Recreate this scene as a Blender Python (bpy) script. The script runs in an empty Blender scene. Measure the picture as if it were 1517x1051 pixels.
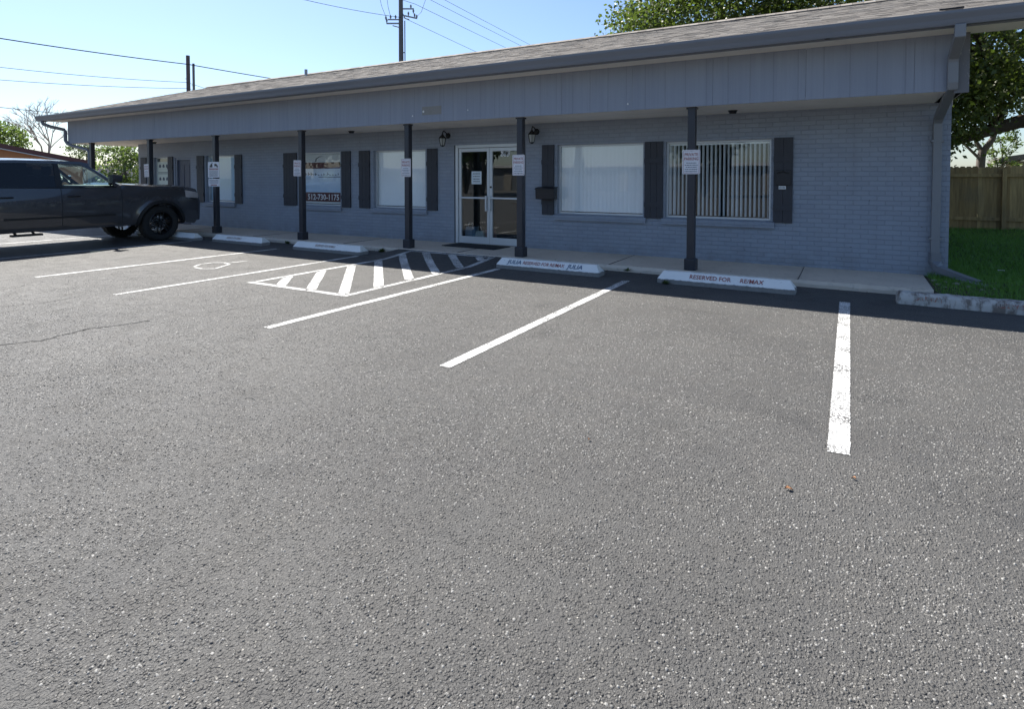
import bpy, bmesh, math, random
import numpy as np
from mathutils import Vector, Matrix
random.seed(7); RNG = np.random.default_rng(11)
PI = math.pi
C = bpy.context.scene.collection
scene = bpy.context.scene

# ------------------------------------------------------------------ mesh helpers
class MB:
    def __init__(s): s.v = []; s.f = []
    def box(s, x0, x1, y0, y1, z0, z1):
        b = len(s.v)
        s.v += [(x0,y0,z0),(x1,y0,z0),(x1,y1,z0),(x0,y1,z0),(x0,y0,z1),(x1,y0,z1),(x1,y1,z1),(x0,y1,z1)]
        s.f += [tuple(b+i for i in q) for q in ((0,3,2,1),(4,5,6,7),(0,1,5,4),(1,2,6,5),(2,3,7,6),(3,0,4,7))]
        return s
    def obox(s, c, ex, ey, ez):          # oriented box: centre and three half vectors
        c, ex, ey, ez = map(Vector, (c, ex, ey, ez)); b = len(s.v)
        for k in (-1, 1):
            for (i, j) in ((-1,-1),(1,-1),(1,1),(-1,1)): s.v.append(tuple(c + ex*i + ey*j + ez*k))
        s.f += [tuple(b+i for i in q) for q in ((0,3,2,1),(4,5,6,7),(0,1,5,4),(1,2,6,5),(2,3,7,6),(3,0,4,7))]
        return s
    def face(s, pts):
        b = len(s.v); s.v += [tuple(p) for p in pts]; s.f.append(tuple(range(b, b+len(pts)))); return s
    def prism(s, pts, axis, a, b_):      # 2D polygon extruded along an axis
        n = len(pts); b = len(s.v)
        def P(p, t): return {'x':(t,p[0],p[1]),'y':(p[0],t,p[1]),'z':(p[0],p[1],t)}[axis]
        s.v += [P(p, a) for p in pts] + [P(p, b_) for p in pts]
        s.f.append(tuple(b+i for i in range(n))[::-1]); s.f.append(tuple(b+n+i for i in range(n)))
        for i in range(n):
            j = (i+1) % n; s.f.append((b+i, b+j, b+n+j, b+n+i))
        return s
    def tube(s, pts, r, n=8, cap=True):
        pts = [Vector(p) for p in pts]; rs = r if isinstance(r, (list, tuple)) else [r]*len(pts)
        b = len(s.v); up = Vector((0.13,0.21,1)).normalized(); N = len(pts)
        for i, p in enumerate(pts):
            t = (pts[min(i+1,N-1)] - pts[max(i-1,0)]).normalized()
            if abs(t.dot(up)) > .97: up = Vector((1,0.1,0)).normalized()
            a = t.cross(up).normalized(); c = a.cross(t).normalized(); up = c
            for k in range(n):
                an = 2*PI*k/n; s.v.append(tuple(p + a*math.cos(an)*rs[i] + c*math.sin(an)*rs[i]))
        for i in range(N-1):
            for k in range(n):
                k2 = (k+1) % n; s.f.append((b+i*n+k, b+i*n+k2, b+(i+1)*n+k2, b+(i+1)*n+k))
        if cap:
            s.f.append(tuple(b+k for k in range(n))[::-1]); s.f.append(tuple(b+(N-1)*n+k for k in range(n)))
        return s
    def rtube(s, pts, w, d):             # rectangular tube in the plane x = const: w across x, d in the plane
        pts = [Vector(p) for p in pts]; b = len(s.v); N = len(pts)
        for i, p in enumerate(pts):
            t0 = (p - pts[i-1]).normalized() if i else None
            t1 = (pts[i+1]-p).normalized() if i < N-1 else None
            t = ((t0 or t1) + (t1 or t0)).normalized()
            nrm = Vector((1,0,0)).cross(t).normalized(); k = 1.0
            if t0 and t1: k = 1/max(.5, t.dot(t1))
            for (i_, j) in ((-1,-1),(1,-1),(1,1),(-1,1)):
                s.v.append(tuple(p + Vector((i_*w/2,0,0)) + nrm*j*d/2*k))
        for i in range(N-1):
            for k in range(4):
                k2 = (k+1) % 4; s.f.append((b+i*4+k, b+i*4+k2, b+(i+1)*4+k2, b+(i+1)*4+k))
        s.f.append((b+3,b+2,b+1,b)); s.f.append(tuple(b+(N-1)*4+k for k in range(4)))
        return s
    def lathe(s, prof, n=24, axis='x', c=(0,0,0)):   # profile of (radius, offset along axis)
        b = len(s.v); c = Vector(c); m = len(prof)
        for k in range(n):
            an = 2*PI*k/n; ca, sa = math.cos(an), math.sin(an)
            for (r, h) in prof:
                p = {'x':(h, r*ca, r*sa), 'z':(r*ca, r*sa, h), 'y':(r*sa, h, r*ca)}[axis]
                s.v.append(tuple(c + Vector(p)))
        for k in range(n):
            k2 = (k+1) % n
            for i in range(m-1): s.f.append((b+k*m+i, b+k2*m+i, b+k2*m+i+1, b+k*m+i+1))
        return s
    def grid(s, rows, close=False):
        b = len(s.v); n = len(rows[0])
        for r in rows: s.v += [tuple(p) for p in r]
        for i in range(len(rows)-1):
            for j in range(n if close else n-1):
                j2 = (j+1) % n; s.f.append((b+i*n+j, b+i*n+j2, b+(i+1)*n+j2, b+(i+1)*n+j))
        return s
    def join(s, vs, fs):
        b = len(s.v); s.v += [tuple(v) for v in vs]; s.f += [tuple(b+i for i in q) for q in fs]; return s
    def build(s, name, mat, parent=None, smooth=None, bevel=None, loc=None, fix=True):
        me = bpy.data.meshes.new(name); me.from_pydata(s.v, [], s.f); me.update()
        if fix:
            bm = bmesh.new(); bm.from_mesh(me); bmesh.ops.recalc_face_normals(bm, faces=bm.faces[:]); bm.to_mesh(me); bm.free()
        if mat: me.materials.append(mat)
        if smooth is not None:
            me.polygons.foreach_set('use_smooth', [True]*len(me.polygons)); me.set_sharp_from_angle(angle=math.radians(smooth))
        o = bpy.data.objects.new(name, me); C.objects.link(o)
        if parent: o.parent = parent
        if loc: o.location = loc
        if bevel:
            m = o.modifiers.new('bevel', 'BEVEL'); m.width = bevel; m.segments = 2; m.limit_method = 'ANGLE'; m.angle_limit = math.radians(40)
        return o

def fast_mesh(name, verts, quads, mat, parent=None):
    me = bpy.data.meshes.new(name); verts = np.asarray(verts, np.float32); quads = np.asarray(quads, np.int32); k = quads.shape[1]
    me.vertices.add(len(verts)); me.vertices.foreach_set('co', verts.ravel())
    me.loops.add(quads.size); me.loops.foreach_set('vertex_index', quads.ravel())
    me.polygons.add(len(quads)); me.polygons.foreach_set('loop_start', np.arange(len(quads), dtype=np.int32)*k)
    me.polygons.foreach_set('loop_total', np.full(len(quads), k, np.int32)); me.update(calc_edges=True); me.validate()
    me.materials.append(mat); o = bpy.data.objects.new(name, me); C.objects.link(o)
    if parent: o.parent = parent
    return o
def tag(o, label=None, cat=None, group=None, kind=None):
    if label: o['label'] = label
    if cat: o['category'] = cat
    if group: o['group'] = group
    if kind: o['kind'] = kind
    return o
def thing(name, label, cat, loc=(0,0,0), rz=0, group=None):
    o = bpy.data.objects.new(name, None); C.objects.link(o); o.empty_display_size = .2
    o.location = loc; o.rotation_euler = (0,0,rz); return tag(o, label, cat, group)
def struct(o): o['kind'] = 'structure'; return o
def dup(root, loc=None, rz=None, label=None):
    r = root.copy(); C.objects.link(r)
    if loc is not None: r.location = loc
    if rz is not None: r.rotation_euler = (0,0,rz)
    if label: r['label'] = label
    for ch in list(root.children):
        c = ch.copy(); C.objects.link(c); c.parent = r
        for g in list(ch.children):
            d = g.copy(); C.objects.link(d); d.parent = c
    return r
def text_geo(txt, size, o, ex, ey, align='CENTER', shear=0, bold=0, sx=1):
    cu = bpy.data.curves.new('lettering', 'FONT'); cu.body = txt; cu.size = size; cu.align_x = align; cu.align_y = 'CENTER'; cu.shear = shear; cu.offset = bold; cu.resolution_u = 2
    ob = bpy.data.objects.new('lettering', cu); C.objects.link(ob)
    dg = bpy.context.evaluated_depsgraph_get(); dg.update(); me = bpy.data.meshes.new_from_object(ob.evaluated_get(dg))
    o, ex, ey = Vector(o), Vector(ex).normalized(), Vector(ey).normalized()
    vs = [tuple(o + ex*v.co.x*sx + ey*v.co.y) for v in me.vertices]; fs = [tuple(p.vertices) for p in me.polygons]
    bpy.data.objects.remove(ob); bpy.data.curves.remove(cu); bpy.data.meshes.remove(me)
    return vs, fs

# ------------------------------------------------------------------ materials
class NT:
    def __init__(s, name):
        s.m = bpy.data.materials.new(name); s.m.use_nodes = True; s.t = s.m.node_tree; s.n = s.t.nodes
        for q in list(s.n): s.n.remove(q)
        s.out = s.n.new('ShaderNodeOutputMaterial')
    def new(s, typ, ins=None, **kw):
        q = s.n.new(typ)
        for k, v in kw.items(): setattr(q, k, v)
        for k, v in (ins or {}).items(): s.set(q.inputs[k], v)
        return q
    def set(s, i, v):
        if isinstance(v, bpy.types.NodeSocket): s.t.links.new(v, i)
        elif isinstance(v, (tuple, list)) and len(v) == 3 and i.type == 'RGBA': i.default_value = (*v, 1)
        else: i.default_value = v
    def math(s, op, a, b=None, c=None, clamp=False):
        q = s.n.new('ShaderNodeMath'); q.operation = op; q.use_clamp = clamp; s.set(q.inputs[0], a)
        if b is not None: s.set(q.inputs[1], b)
        if c is not None: s.set(q.inputs[2], c)
        return q.outputs[0]
    def mix(s, f, a, b, mode='MIX'):
        q = s.n.new('ShaderNodeMix'); q.data_type = 'RGBA'; q.blend_type = mode; s.set(q.inputs[0], f); s.set(q.inputs[6], a); s.set(q.inputs[7], b); return q.outputs[2]
    def ramp(s, f, a, b, lo=0., hi=1.):
        q = s.n.new('ShaderNodeMapRange'); s.set(q.inputs[0], f); q.inputs[1].default_value = a; q.inputs[2].default_value = b; q.inputs[3].default_value = lo; q.inputs[4].default_value = hi; return q.outputs[0]
    def pos(s): return s.new('ShaderNodeNewGeometry').outputs['Position']
    def obj(s): return s.new('ShaderNodeTexCoord').outputs['Object']
    def noise(s, vec, scale, detail=4, rough=.55):
        return s.new('ShaderNodeTexNoise', {'Vector': vec, 'Scale': scale, 'Detail': detail, 'Roughness': rough}).outputs[0]
    def mapv(s, vec, sc=(1,1,1)): return s.new('ShaderNodeMapping', {'Vector': vec, 'Scale': sc}).outputs[0]
    def bump(s, h, dist, strength=1., normal=None):
        q = s.new('ShaderNodeBump', {'Height': h, 'Distance': dist, 'Strength': strength})
        if normal is not None: s.set(q.inputs['Normal'], normal)
        return q.outputs[0]
    def pbsdf(s, col, rough=.6, metal=0, normal=None, spec=.5, coat=0, **kw):
        p = s.new('ShaderNodeBsdfPrincipled', {'Base Color': col, 'Roughness': rough, 'Metallic': metal, 'Specular IOR Level': spec, 'Coat Weight': coat})
        if normal is not None: s.set(p.inputs['Normal'], normal)
        for k, v in kw.items(): s.set(p.inputs[k.replace('_', ' ')], v)
        s.t.links.new(p.outputs[0], s.out.inputs[0]); return p
def simple(name, col, rough=.6, metal=0, var=.12, nsc=6., bsc=60., bd=.0006, spec=.5, coat=0, stretch=(1,1,1)):
    t = NT(name); v = t.mapv(t.obj(), stretch); n = t.noise(v, nsc, 5)
    c = t.mix(n, tuple(x*(1-var) for x in col), tuple(min(1, x*(1+var)) for x in col))
    nb = t.bump(t.noise(v, bsc, 3), bd) if bd else None
    t.pbsdf(c, t.ramp(n, .2, .8, max(0, rough-.08), min(1, rough+.08)), metal, nb, spec, coat); return t.m
M = {}
def asphalt():
    t = NT('asphalt'); p = t.pos()
    wob = t.new('ShaderNodeVectorMath', {0: p, 1: t.new('ShaderNodeVectorMath', {0: t.new('ShaderNodeTexNoise', {'Vector': p, 'Scale': 55., 'Detail': 2.}).outputs[1], 'Scale': .012}, operation='SCALE').outputs[0]}, operation='ADD').outputs[0]
    v1 = t.new('ShaderNodeTexVoronoi', {'Vector': wob, 'Scale': 78., 'Randomness': 1.}, feature='F1')
    v2 = t.new('ShaderNodeTexVoronoi', {'Vector': p, 'Scale': 190.}, feature='F1')
    big = t.noise(p, .55, 5, .6); mid = t.noise(p, 4., 5, .6); tiny = t.noise(p, 420., 2)
    rnd = t.new('ShaderNodeSeparateColor', {0: v1.outputs['Color']}).outputs
    dome = t.math('POWER', t.ramp(v1.outputs['Distance'], 0., .62, 1., 0.), .6)
    expo = t.ramp(t.math('ADD', t.math('MULTIPLY', rnd[0], .8), t.math('MULTIPLY', mid, .45)), .55, .95)   # how far a stone stands out of the tar
    h = t.math('ADD', t.math('MULTIPLY', dome, t.math('ADD', .25, t.math('MULTIPLY', expo, .95))), t.math('MULTIPLY', t.ramp(v2.outputs['Distance'], 0, .6, 1, 0), .28))
    h = t.math('ADD', h, t.math('MULTIPLY', tiny, .22))
    tar = t.mix(t.ramp(big, .3, .7), A_TAR0, A_TAR1)
    tar = t.mix(t.ramp(mid, .4, .75, 0, .5), tar, (.085,.081,.075))
    tar = t.mix(t.math('MULTIPLY', t.ramp(t.noise(p, 1.7, 3, .5), .60, .72), .45), tar, (.026,.026,.027)); tar = t.mix(t.math('MULTIPLY', t.ramp(t.noise(t.mapv(p, (.5,1.6,1)), 1.1, 5, .65), .56, .75), .5), tar, (.105,.10,.092))
    stone = t.mix(rnd[1], (.16,.152,.14), (.56,.53,.47))
    worn = t.math('MULTIPLY', t.ramp(rnd[2], .66, .86), t.ramp(dome, .45, .75), clamp=True)
    worn = t.math('MULTIPLY', worn, t.ramp(mid, .3, .62, .25, 1.))
    col = t.mix(worn, tar, stone)
    n = t.bump(h, A_BUMP, 1.)
    n = t.bump(t.noise(p, 9., 4), .012, .35, n)
    t.pbsdf(col, t.ramp(mid, .3, .7, .58, .74), 0, n, .42); return t.m
A_TAR0 = (.052,.051,.050); A_TAR1 = (.086,.084,.080); A_BUMP = .0105
M['asphalt'] = asphalt()
def paint_line():
    t = NT('road_paint'); p = t.pos()
    v = t.new('ShaderNodeTexVoronoi', {'Vector': p, 'Scale': 78.}, feature='F1'); rnd = t.new('ShaderNodeSeparateColor', {0: v.outputs['Color']}).outputs
    pit = t.math('MULTIPLY', t.ramp(v.outputs['Distance'], .37, .50), t.ramp(t.noise(p, 3., 4), .3, .6, .3, 1.), clamp=True)
    chip = t.ramp(t.noise(p, 26., 6, .7), .70, .76); f = t.math('MAXIMUM', t.math('MULTIPLY', pit, .95), chip)
    col = t.mix(f, t.mix(t.noise(p, 5.), (.70,.70,.685), (.80,.80,.785)), (.06,.059,.057))
    t.pbsdf(col, .7, 0, t.bump(t.ramp(v.outputs['Distance'], 0, .62, 1, 0), .004), .4); return t.m
M['line'] = paint_line()
def painted_brick():
    t = NT('painted_brick'); p = t.pos(); s = t.new('ShaderNodeSeparateXYZ', {0: p}).outputs
    v = t.new('ShaderNodeCombineXYZ', {0: t.math('ADD', s[0], s[1]), 1: s[2], 2: 0.}).outputs[0]
    vw = t.new('ShaderNodeVectorMath', {0: v, 1: t.new('ShaderNodeVectorMath', {0: t.new('ShaderNodeTexNoise', {'Vector': p, 'Scale': 9.}).outputs[1], 'Scale': .008}, operation='SCALE').outputs[0]}, operation='ADD').outputs[0]
    b = t.new('ShaderNodeTexBrick', {'Vector': vw, 'Scale': 1., 'Mortar Size': .007, 'Mortar Smooth': .6, 'Brick Width': .205, 'Row Height': .0725, 'Color1': (0,0,0), 'Color2': (1,1,1), 'Mortar': (.5,.5,.5)})
    rb = t.new('ShaderNodeSeparateColor', {0: b.outputs[0]}).outputs[0]; big = t.noise(p, 1.1, 5); sm = t.noise(p, 45., 4)
    col = t.mix(t.ramp(big, .3, .7), (.268,.300,.360), (.304,.336,.395))
    col = t.mix(t.math('MULTIPLY', b.outputs[1], .15), col, (.14,.148,.165))
    col = t.mix(t.math('MULTIPLY', t.ramp(rb, .2, 1.), .14), col, (.15,.155,.175))
    col = t.mix(t.math('MULTIPLY', t.ramp(t.noise(p, 16., 3), .72, .76), .7), col, (.07,.07,.075))
    h = t.math('ADD', t.math('MULTIPLY', b.outputs[1], -1.), t.math('ADD', t.math('MULTIPLY', sm, .35), t.math('MULTIPLY', rb, .25)))
    col = t.mix(t.ramp(t.noise(t.mapv(p, (7,7,.35)), 1., 5, .6), .55, .75, 0, .35), col, (.22,.235,.27))
    col = t.mix(t.math('MULTIPLY', t.ramp(s[2], .09, .42, .55, 0.), t.ramp(t.noise(p, 3.5, 5, .65), .35, .7)), col, (.17,.16,.15))
    t.pbsdf(col, .62, 0, t.bump(h, .0042), .4); return t.m
M['brick'] = painted_brick()
def siding():
    t = NT('grooved_siding'); p = t.pos(); s = t.new('ShaderNodeSeparateXYZ', {0: p}).outputs
    g = t.math('PINGPONG', t.math('ADD', s[0], t.math('MULTIPLY', t.noise(t.mapv(p, (1,1,.1)), .8), .05)), .1525)
    groove = t.ramp(g, .0, .011, 1., 0.)
    grain = t.noise(t.mapv(p, (60,60,2.2)), 1., 5, .65); st = t.math('ADD', t.math('MULTIPLY', t.noise(t.mapv(p, (3,3,.5)), 1., 4), .5), t.math('MULTIPLY', t.noise(t.mapv(p, (14,14,.35)), 1., 4), .5))
    col = t.mix(t.ramp(st, .3, .7), (.245,.272,.335), (.298,.326,.388))
    col = t.mix(t.math('MULTIPLY', groove, .22), col, (.08,.083,.095)); col = t.mix(t.math('MULTIPLY', t.ramp(grain, .5, .75), .15), col, (.13,.135,.15))
    t.pbsdf(col, .66, 0, t.bump(t.math('SUBTRACT', t.math('MULTIPLY', grain, .3), groove), .003), .35); return t.m
M['siding'] = siding()
def peeling(name, top, under, lo, hi, sc):
    t = NT(name); p = t.pos(); n = t.noise(t.mapv(p, (1.4,1.4,.5)), sc, 6, .7)
    f = t.ramp(n, lo, hi); g = t.noise(p, 30., 4)
    col = t.mix(f, t.mix(g, tuple(x*.9 for x in top), top), t.mix(g, tuple(x*.6 for x in under), under))
    t.pbsdf(col, .75, 0, t.bump(t.math('ADD', t.math('MULTIPLY', f, -1.), t.math('MULTIPLY', g, .3)), .003), .3); return t.m
M['trim'] = simple('grey_trim_paint', (.20,.21,.235), .5, 0, .1, 3, 40, .0008, stretch=(.4,1,1))
M['gutter'] = simple('gutter_paint', (.165,.174,.197), .38, 0, .08, 2.5, 30, .0006, stretch=(.3,1,1))
M['spout'] = simple('downspout_paint', (.20,.208,.225), .42, 0, .12, 4, 30, .0008, stretch=(1,1,.4))
M['peel'] = peeling('peeling_trim_paint', (.17,.17,.18), (.55,.53,.49), .57, .63, 9.)
M['soffit'] = simple('soffit_paint', (.80,.745,.665), .7, 0, .12, 2, 25, .001, stretch=(.3,1.5,1))
M['post'] = simple('dark_post_paint', (.030,.031,.040), .42, 0, .15, 8, 50, .0006)
M['shutter'] = simple('dark_shutter_stain', (.036,.037,.046), .6, 0, .3, 5, 40, .0015, stretch=(6,6,.6))
def shingles():
    t = NT('roof_shingles'); p = t.pos(); r = t.new('ShaderNodeNewGeometry').outputs['Random Per Island']
    n = t.noise(p, 90., 3); b = t.noise(t.mapv(p, (.5,1.,1.)), 1.4, 4)
    col = t.mix(t.ramp(r, 0, 1), (.15,.132,.115), (.33,.30,.265)); col = t.mix(t.ramp(n, .35, .7, 0, .4), col, (.09,.08,.072)); col = t.mix(t.ramp(b, .3, .75, 0, .25), col, (.17,.155,.14))
    t.pbsdf(col, .9, 0, t.bump(n, .0012), .3); return t.m
M['shingle'] = shingles()
def concrete(name, a, b, dirt=.5, sc=1.3):
    t = NT(name); p = t.pos(); n = t.noise(p, sc, 6, .62); m = t.noise(p, 14., 5, .6); f = t.noise(p, 120., 3)
    col = t.mix(t.ramp(n, .3, .7), a, b); col = t.mix(t.math('MULTIPLY', t.ramp(m, .55, .75), dirt), col, tuple(x*.45 for x in a)); col = t.mix(t.ramp(f, .62, .75, 0, .35), col, tuple(x*.5 for x in a))
    t.pbsdf(col, .82, 0, t.bump(t.math('ADD', m, t.math('MULTIPLY', f, .4)), .004), .3); return t.m
M['slab'] = concrete('walkway_concrete', (.56,.475,.385), (.66,.565,.465))
M['slabedge'] = concrete('worn_concrete_edge', (.38,.33,.27), (.56,.5,.43), .9, 5.)
def block_mat():
    t = NT('painted_parking_block'); p = t.pos(); s = t.new('ShaderNodeSeparateXYZ', {0: p}).outputs
    m = t.noise(p, 22., 6, .65); n = t.noise(p, 5., 4)
    low = t.ramp(t.math('ADD', s[2], t.math('MULTIPLY', t.math('SUBTRACT', m, .5), .03)), .056, .066, 1., 0.)
    white = t.mix(n, (.74,.735,.70), (.84,.835,.81)); bare = t.mix(m, (.15,.147,.14), (.30,.29,.28))
    col = t.mix(t.math('MAXIMUM', low, t.ramp(m, .66, .72)), white, bare)
    t.pbsdf(col, .72, 0, t.bump(t.noise(p, 60., 4), .003), .35); return t.m
M['block'] = block_mat()
M['oldblock'] = peeling('weathered_block', (.50,.48,.45), (.22,.19,.165), .46, .60, 7.)
M['red'] = simple('red_lettering', (.33,.10,.085), .6, 0, .25, 30, 0, 0)
M['fadedred'] = peeling('faded_red_lettering', (.40,.17,.13), (.46,.43,.39), .43, .49, 24.)
M['navy'] = simple('navy_lettering', (.045,.10,.19), .6, 0, .2, 30, 0, 0)
M['black'] = simple('black_lettering', (.012,.012,.014), .5, 0, .1, 30, 0, 0)
M['white'] = simple('white_lettering', (.75,.75,.75), .5, 0, .05, 30, 0, 0)
M['sign'] = simple('white_sign_face', (.70,.69,.72), .35, 0, .05, 8, 0, 0)
M['paper'] = simple('white_paper', (.66,.72,.74), .7, 0, .05, 8, 0, 0)
M['alu'] = simple('aluminium_frame', (.62,.64,.66), .38, .35, .06, 3, 60, .0003, stretch=(1,1,.3))
M['aludark'] = simple('grey_aluminium', (.30,.31,.33), .4, .5, .08, 5, 0, 0)
def glass(name, r0=.045, tint=(1,1,1), rough=.0, dens=1.0, dark=(0,0,0)):
    t = NT(name); g = t.new('ShaderNodeNewGeometry'); d = t.math('ABSOLUTE', t.new('ShaderNodeVectorMath', {0: g.outputs['Normal'], 1: g.outputs['Incoming']}, operation='DOT_PRODUCT').outputs['Value'])
    f = t.math('ADD', r0, t.math('MULTIPLY', 1-r0, t.math('POWER', t.math('SUBTRACT', 1., d), 5.)), clamp=True)
    wav = t.bump(t.noise(t.pos(), .8, 1), .0012)
    tr = t.new('ShaderNodeBsdfTransparent', {'Color': tint}).outputs[0]
    if dens < 1: tr = t.new('ShaderNodeMixShader', {0: dens, 1: t.new('ShaderNodeBsdfDiffuse', {'Color': dark}).outputs[0], 2: tr}).outputs[0]
    gl = t.new('ShaderNodeBsdfGlossy', {'Color': (1,1,1), 'Roughness': rough, 'Normal': wav}).outputs[0]
    t.t.links.new(t.new('ShaderNodeMixShader', {0: f, 1: tr, 2: gl}).outputs[0], t.out.inputs[0]); return t.m
M['glass'] = glass('window_glass', .045); M['doorglass'] = glass('door_glass', .07, (.78,.82,.82))
M['carglass'] = glass('car_glass', .05, (.75,.88,.86)); M['tint'] = glass('tinted_car_glass', .045, (.06,.07,.08))
M['blind'] = simple('pale_vertical_blind', (.90,.95,.97), .5, 0, .04, 3, 0, 0)
M['blueblind'] = simple('pale_blue_blind', (.55,.74,.84), .5, 0, .06, 2, 0, 0)
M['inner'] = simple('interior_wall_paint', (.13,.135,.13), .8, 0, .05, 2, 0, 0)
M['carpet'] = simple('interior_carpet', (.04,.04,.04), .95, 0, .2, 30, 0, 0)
M['wood'] = simple('brown_wood', (.16,.085,.045), .5, 0, .25, 4, 40, .0006, stretch=(1,1,6))
M['bluedoor'] = simple('dark_blue_door_paint', (.035,.045,.085), .45, 0, .12, 4, 30, .0005)
M['doorframe'] = simple('grey_door_frame', (.20,.22,.27), .5, 0, .08, 4, 0, 0)
M['mat'] = simple('black_rubber_mat', (.016,.016,.018), .85, 0, .3, 40, 160, .002)
M['metalblack'] = simple('black_metal', (.014,.014,.016), .4, .3, .2, 12, 60, .0005)
M['mailbox'] = simple('dark_mailbox_metal', (.022,.022,.027), .38, .3, .2, 9, 60, .0005)
M['frost'] = simple('frosted_lantern_glass', (.42,.44,.43), .25, 0, .1, 9, 0, 0)
M['maroon'] = simple('maroon_band', (.105,.03,.026), .5, 0, .2, 6, 0, 0)
def poster_mat():
    t = NT('poster_print'); p = t.pos(); s = t.new('ShaderNodeSeparateXYZ', {0: p}).outputs
    n = t.noise(p, 5., 5); g = t.ramp(s[2], 1.1, 1.8)
    col = t.mix(g, (.42,.60,.78), (.70,.76,.80)); col = t.mix(t.ramp(n, .4, .7, 0, .45), col, (.68,.75,.82)); t.pbsdf(col, .35, 0, None, .5); return t.m
M['poster'] = poster_mat()
M['ink'] = simple('grey_poster_ink', (.06,.08,.11), .6, 0, .2, 30, 0, 0)
M['posterback'] = simple('pale_poster_card', (.62,.64,.62), .6, 0, .08, 4, 0, 0)
M['notice'] = simple('greenish_notice_print', (.58,.64,.58), .6, 0, .06, 5, 0, 0)
# truck
def carpaint():
    t = NT('charcoal_car_paint'); p = t.obj(); s = t.new('ShaderNodeSeparateXYZ', {0: p}).outputs
    dust = t.math('MULTIPLY', t.ramp(s[2], .35, 1.1, .55, .12), t.noise(p, 7., 6, .65), clamp=True)
    col = t.mix(dust, (.040,.041,.048), (.10,.094,.088))
    t.pbsdf(col, t.math('ADD', .22, t.math('MULTIPLY', dust, .6)), .25, None, .5, 1., Coat_Roughness=.04); return t.m
M['car'] = carpaint()
M['plastic'] = simple('black_trim_plastic', (.012,.012,.013), .55, 0, .2, 20, 90, .0006)
M['tyre'] = simple('tyre_rubber', (.018,.018,.018), .85, 0, .25, 25, 90, .001)
M['rim'] = simple('dark_alloy_rim', (.035,.035,.038), .32, .7, .2, 12, 0, 0)
M['chrome'] = simple('bright_metal', (.6,.6,.6), .18, 1, .05, 5, 0, 0)
M['seat'] = simple('grey_seat_fabric', (.10,.11,.12), .85, 0, .2, 20, 0, 0)
M['lamp'] = simple('clear_lamp_lens', (.55,.5,.48), .12, .3, .2, 14, 0, 0)
M['redlamp'] = simple('red_lamp_lens', (.25,.01,.01), .15, 0, .1, 10, 0, 0)
# vegetation
def leafmat(name, a, b, trans=.45):
    t = NT(name); r = t.new('ShaderNodeNewGeometry').outputs['Random Per Island']; n = t.noise(t.pos(), .9, 4)
    c = t.mix(t.math('ADD', t.math('MULTIPLY', r, .6), t.math('MULTIPLY', n, .4)), a, b)
    p = t.new('ShaderNodeBsdfPrincipled', {'Base Color': c, 'Roughness': .45, 'Specular IOR Level': .45}).outputs[0]
    tr = t.new('ShaderNodeBsdfTranslucent', {'Color': t.mix(.5, c, (.17,.27,.03))}).outputs[0]
    t.t.links.new(t.new('ShaderNodeMixShader', {0: trans, 1: p, 2: tr}).outputs[0], t.out.inputs[0]); return t.m
M['leaf'] = leafmat('oak_leaves', (.034,.058,.015), (.115,.13,.036), .4)
M['leafpale'] = leafmat('pale_green_leaves', (.07,.11,.03), (.15,.19,.06), .45)
M['leafdark'] = leafmat('dull_green_leaves', (.035,.06,.03), (.08,.10,.05), .35)
M['blade'] = leafmat('grass_blades', (.075,.20,.03), (.18,.34,.06), .4)
M['weed'] = leafmat('weed_leaves', (.04,.08,.02), (.12,.15,.05), .3)
def bark(name, a, b):
    t = NT(name); p = t.pos(); n = t.noise(t.mapv(p, (7,7,1.6)), 1.6, 6, .65)
    t.pbsdf(t.mix(n, a, b), .9, 0, t.bump(n, .03), .25); return t.m
M['bark'] = bark('oak_bark', (.030,.024,.018), (.12,.09,.065)); M['paletrunk'] = bark('grey_bark', (.07,.06,.055), (.2,.17,.15))
M['pole'] = bark('grey_pole_wood', (.10,.095,.10), (.19,.18,.185)); M['brownpole'] = bark('brown_pole_wood', (.09,.07,.07), (.16,.13,.125))
M['wire'] = simple('black_cable', (.02,.022,.02), .6, 0, .1, 2, 0, 0)
def fencewood():
    t = NT('fence_cedar'); p = t.pos(); r = t.new('ShaderNodeNewGeometry').outputs['Random Per Island']; n = t.noise(t.mapv(p, (16,16,1.2)), 1., 6, .65); w = t.noise(p, 1.1, 4)
    c = t.mix(r, (.32,.205,.085), (.50,.34,.15)); c = t.mix(t.ramp(n, .4, .75, 0, .6), c, (.06,.042,.025)); c = t.mix(t.ramp(w, .5, .8, 0, .5), c, (.12,.115,.085))
    t.pbsdf(c, .85, 0, t.bump(n, .006), .25); return t.m
M['fence'] = fencewood()
def ground_mat(name, a, b, c_, sc=2.):
    t = NT(name); p = t.pos(); n = t.noise(p, sc, 6, .65); m = t.noise(p, sc*9, 5, .6)
    col = t.mix(t.ramp(n, .35, .65), a, b); col = t.mix(t.ramp(m, .5, .75, 0, .7), col, c_); t.pbsdf(col, .95, 0, t.bump(m, .02), .2); return t.m
M['earth'] = ground_mat('dry_earth_and_grass', (.10,.085,.05), (.07,.085,.035), (.15,.125,.085), .3)
M['soil'] = ground_mat('lawn_soil', (.05,.08,.025), (.04,.07,.02), (.06,.055,.03), 2.)
M['dirt'] = ground_mat('bare_dirt', (.085,.07,.05), (.055,.06,.03), (.16,.14,.11), 3.)
M['stone'] = concrete('pale_rubble', (.20,.18,.15), (.32,.29,.25), .7, 16.)
M['dry'] = simple('dry_brown_leaf', (.28,.13,.055), .8, 0, .4, 10, 0, 0)
M['paledebris'] = simple('pale_litter', (.62,.62,.60), .7, 0, .2, 10, 0, 0)
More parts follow.
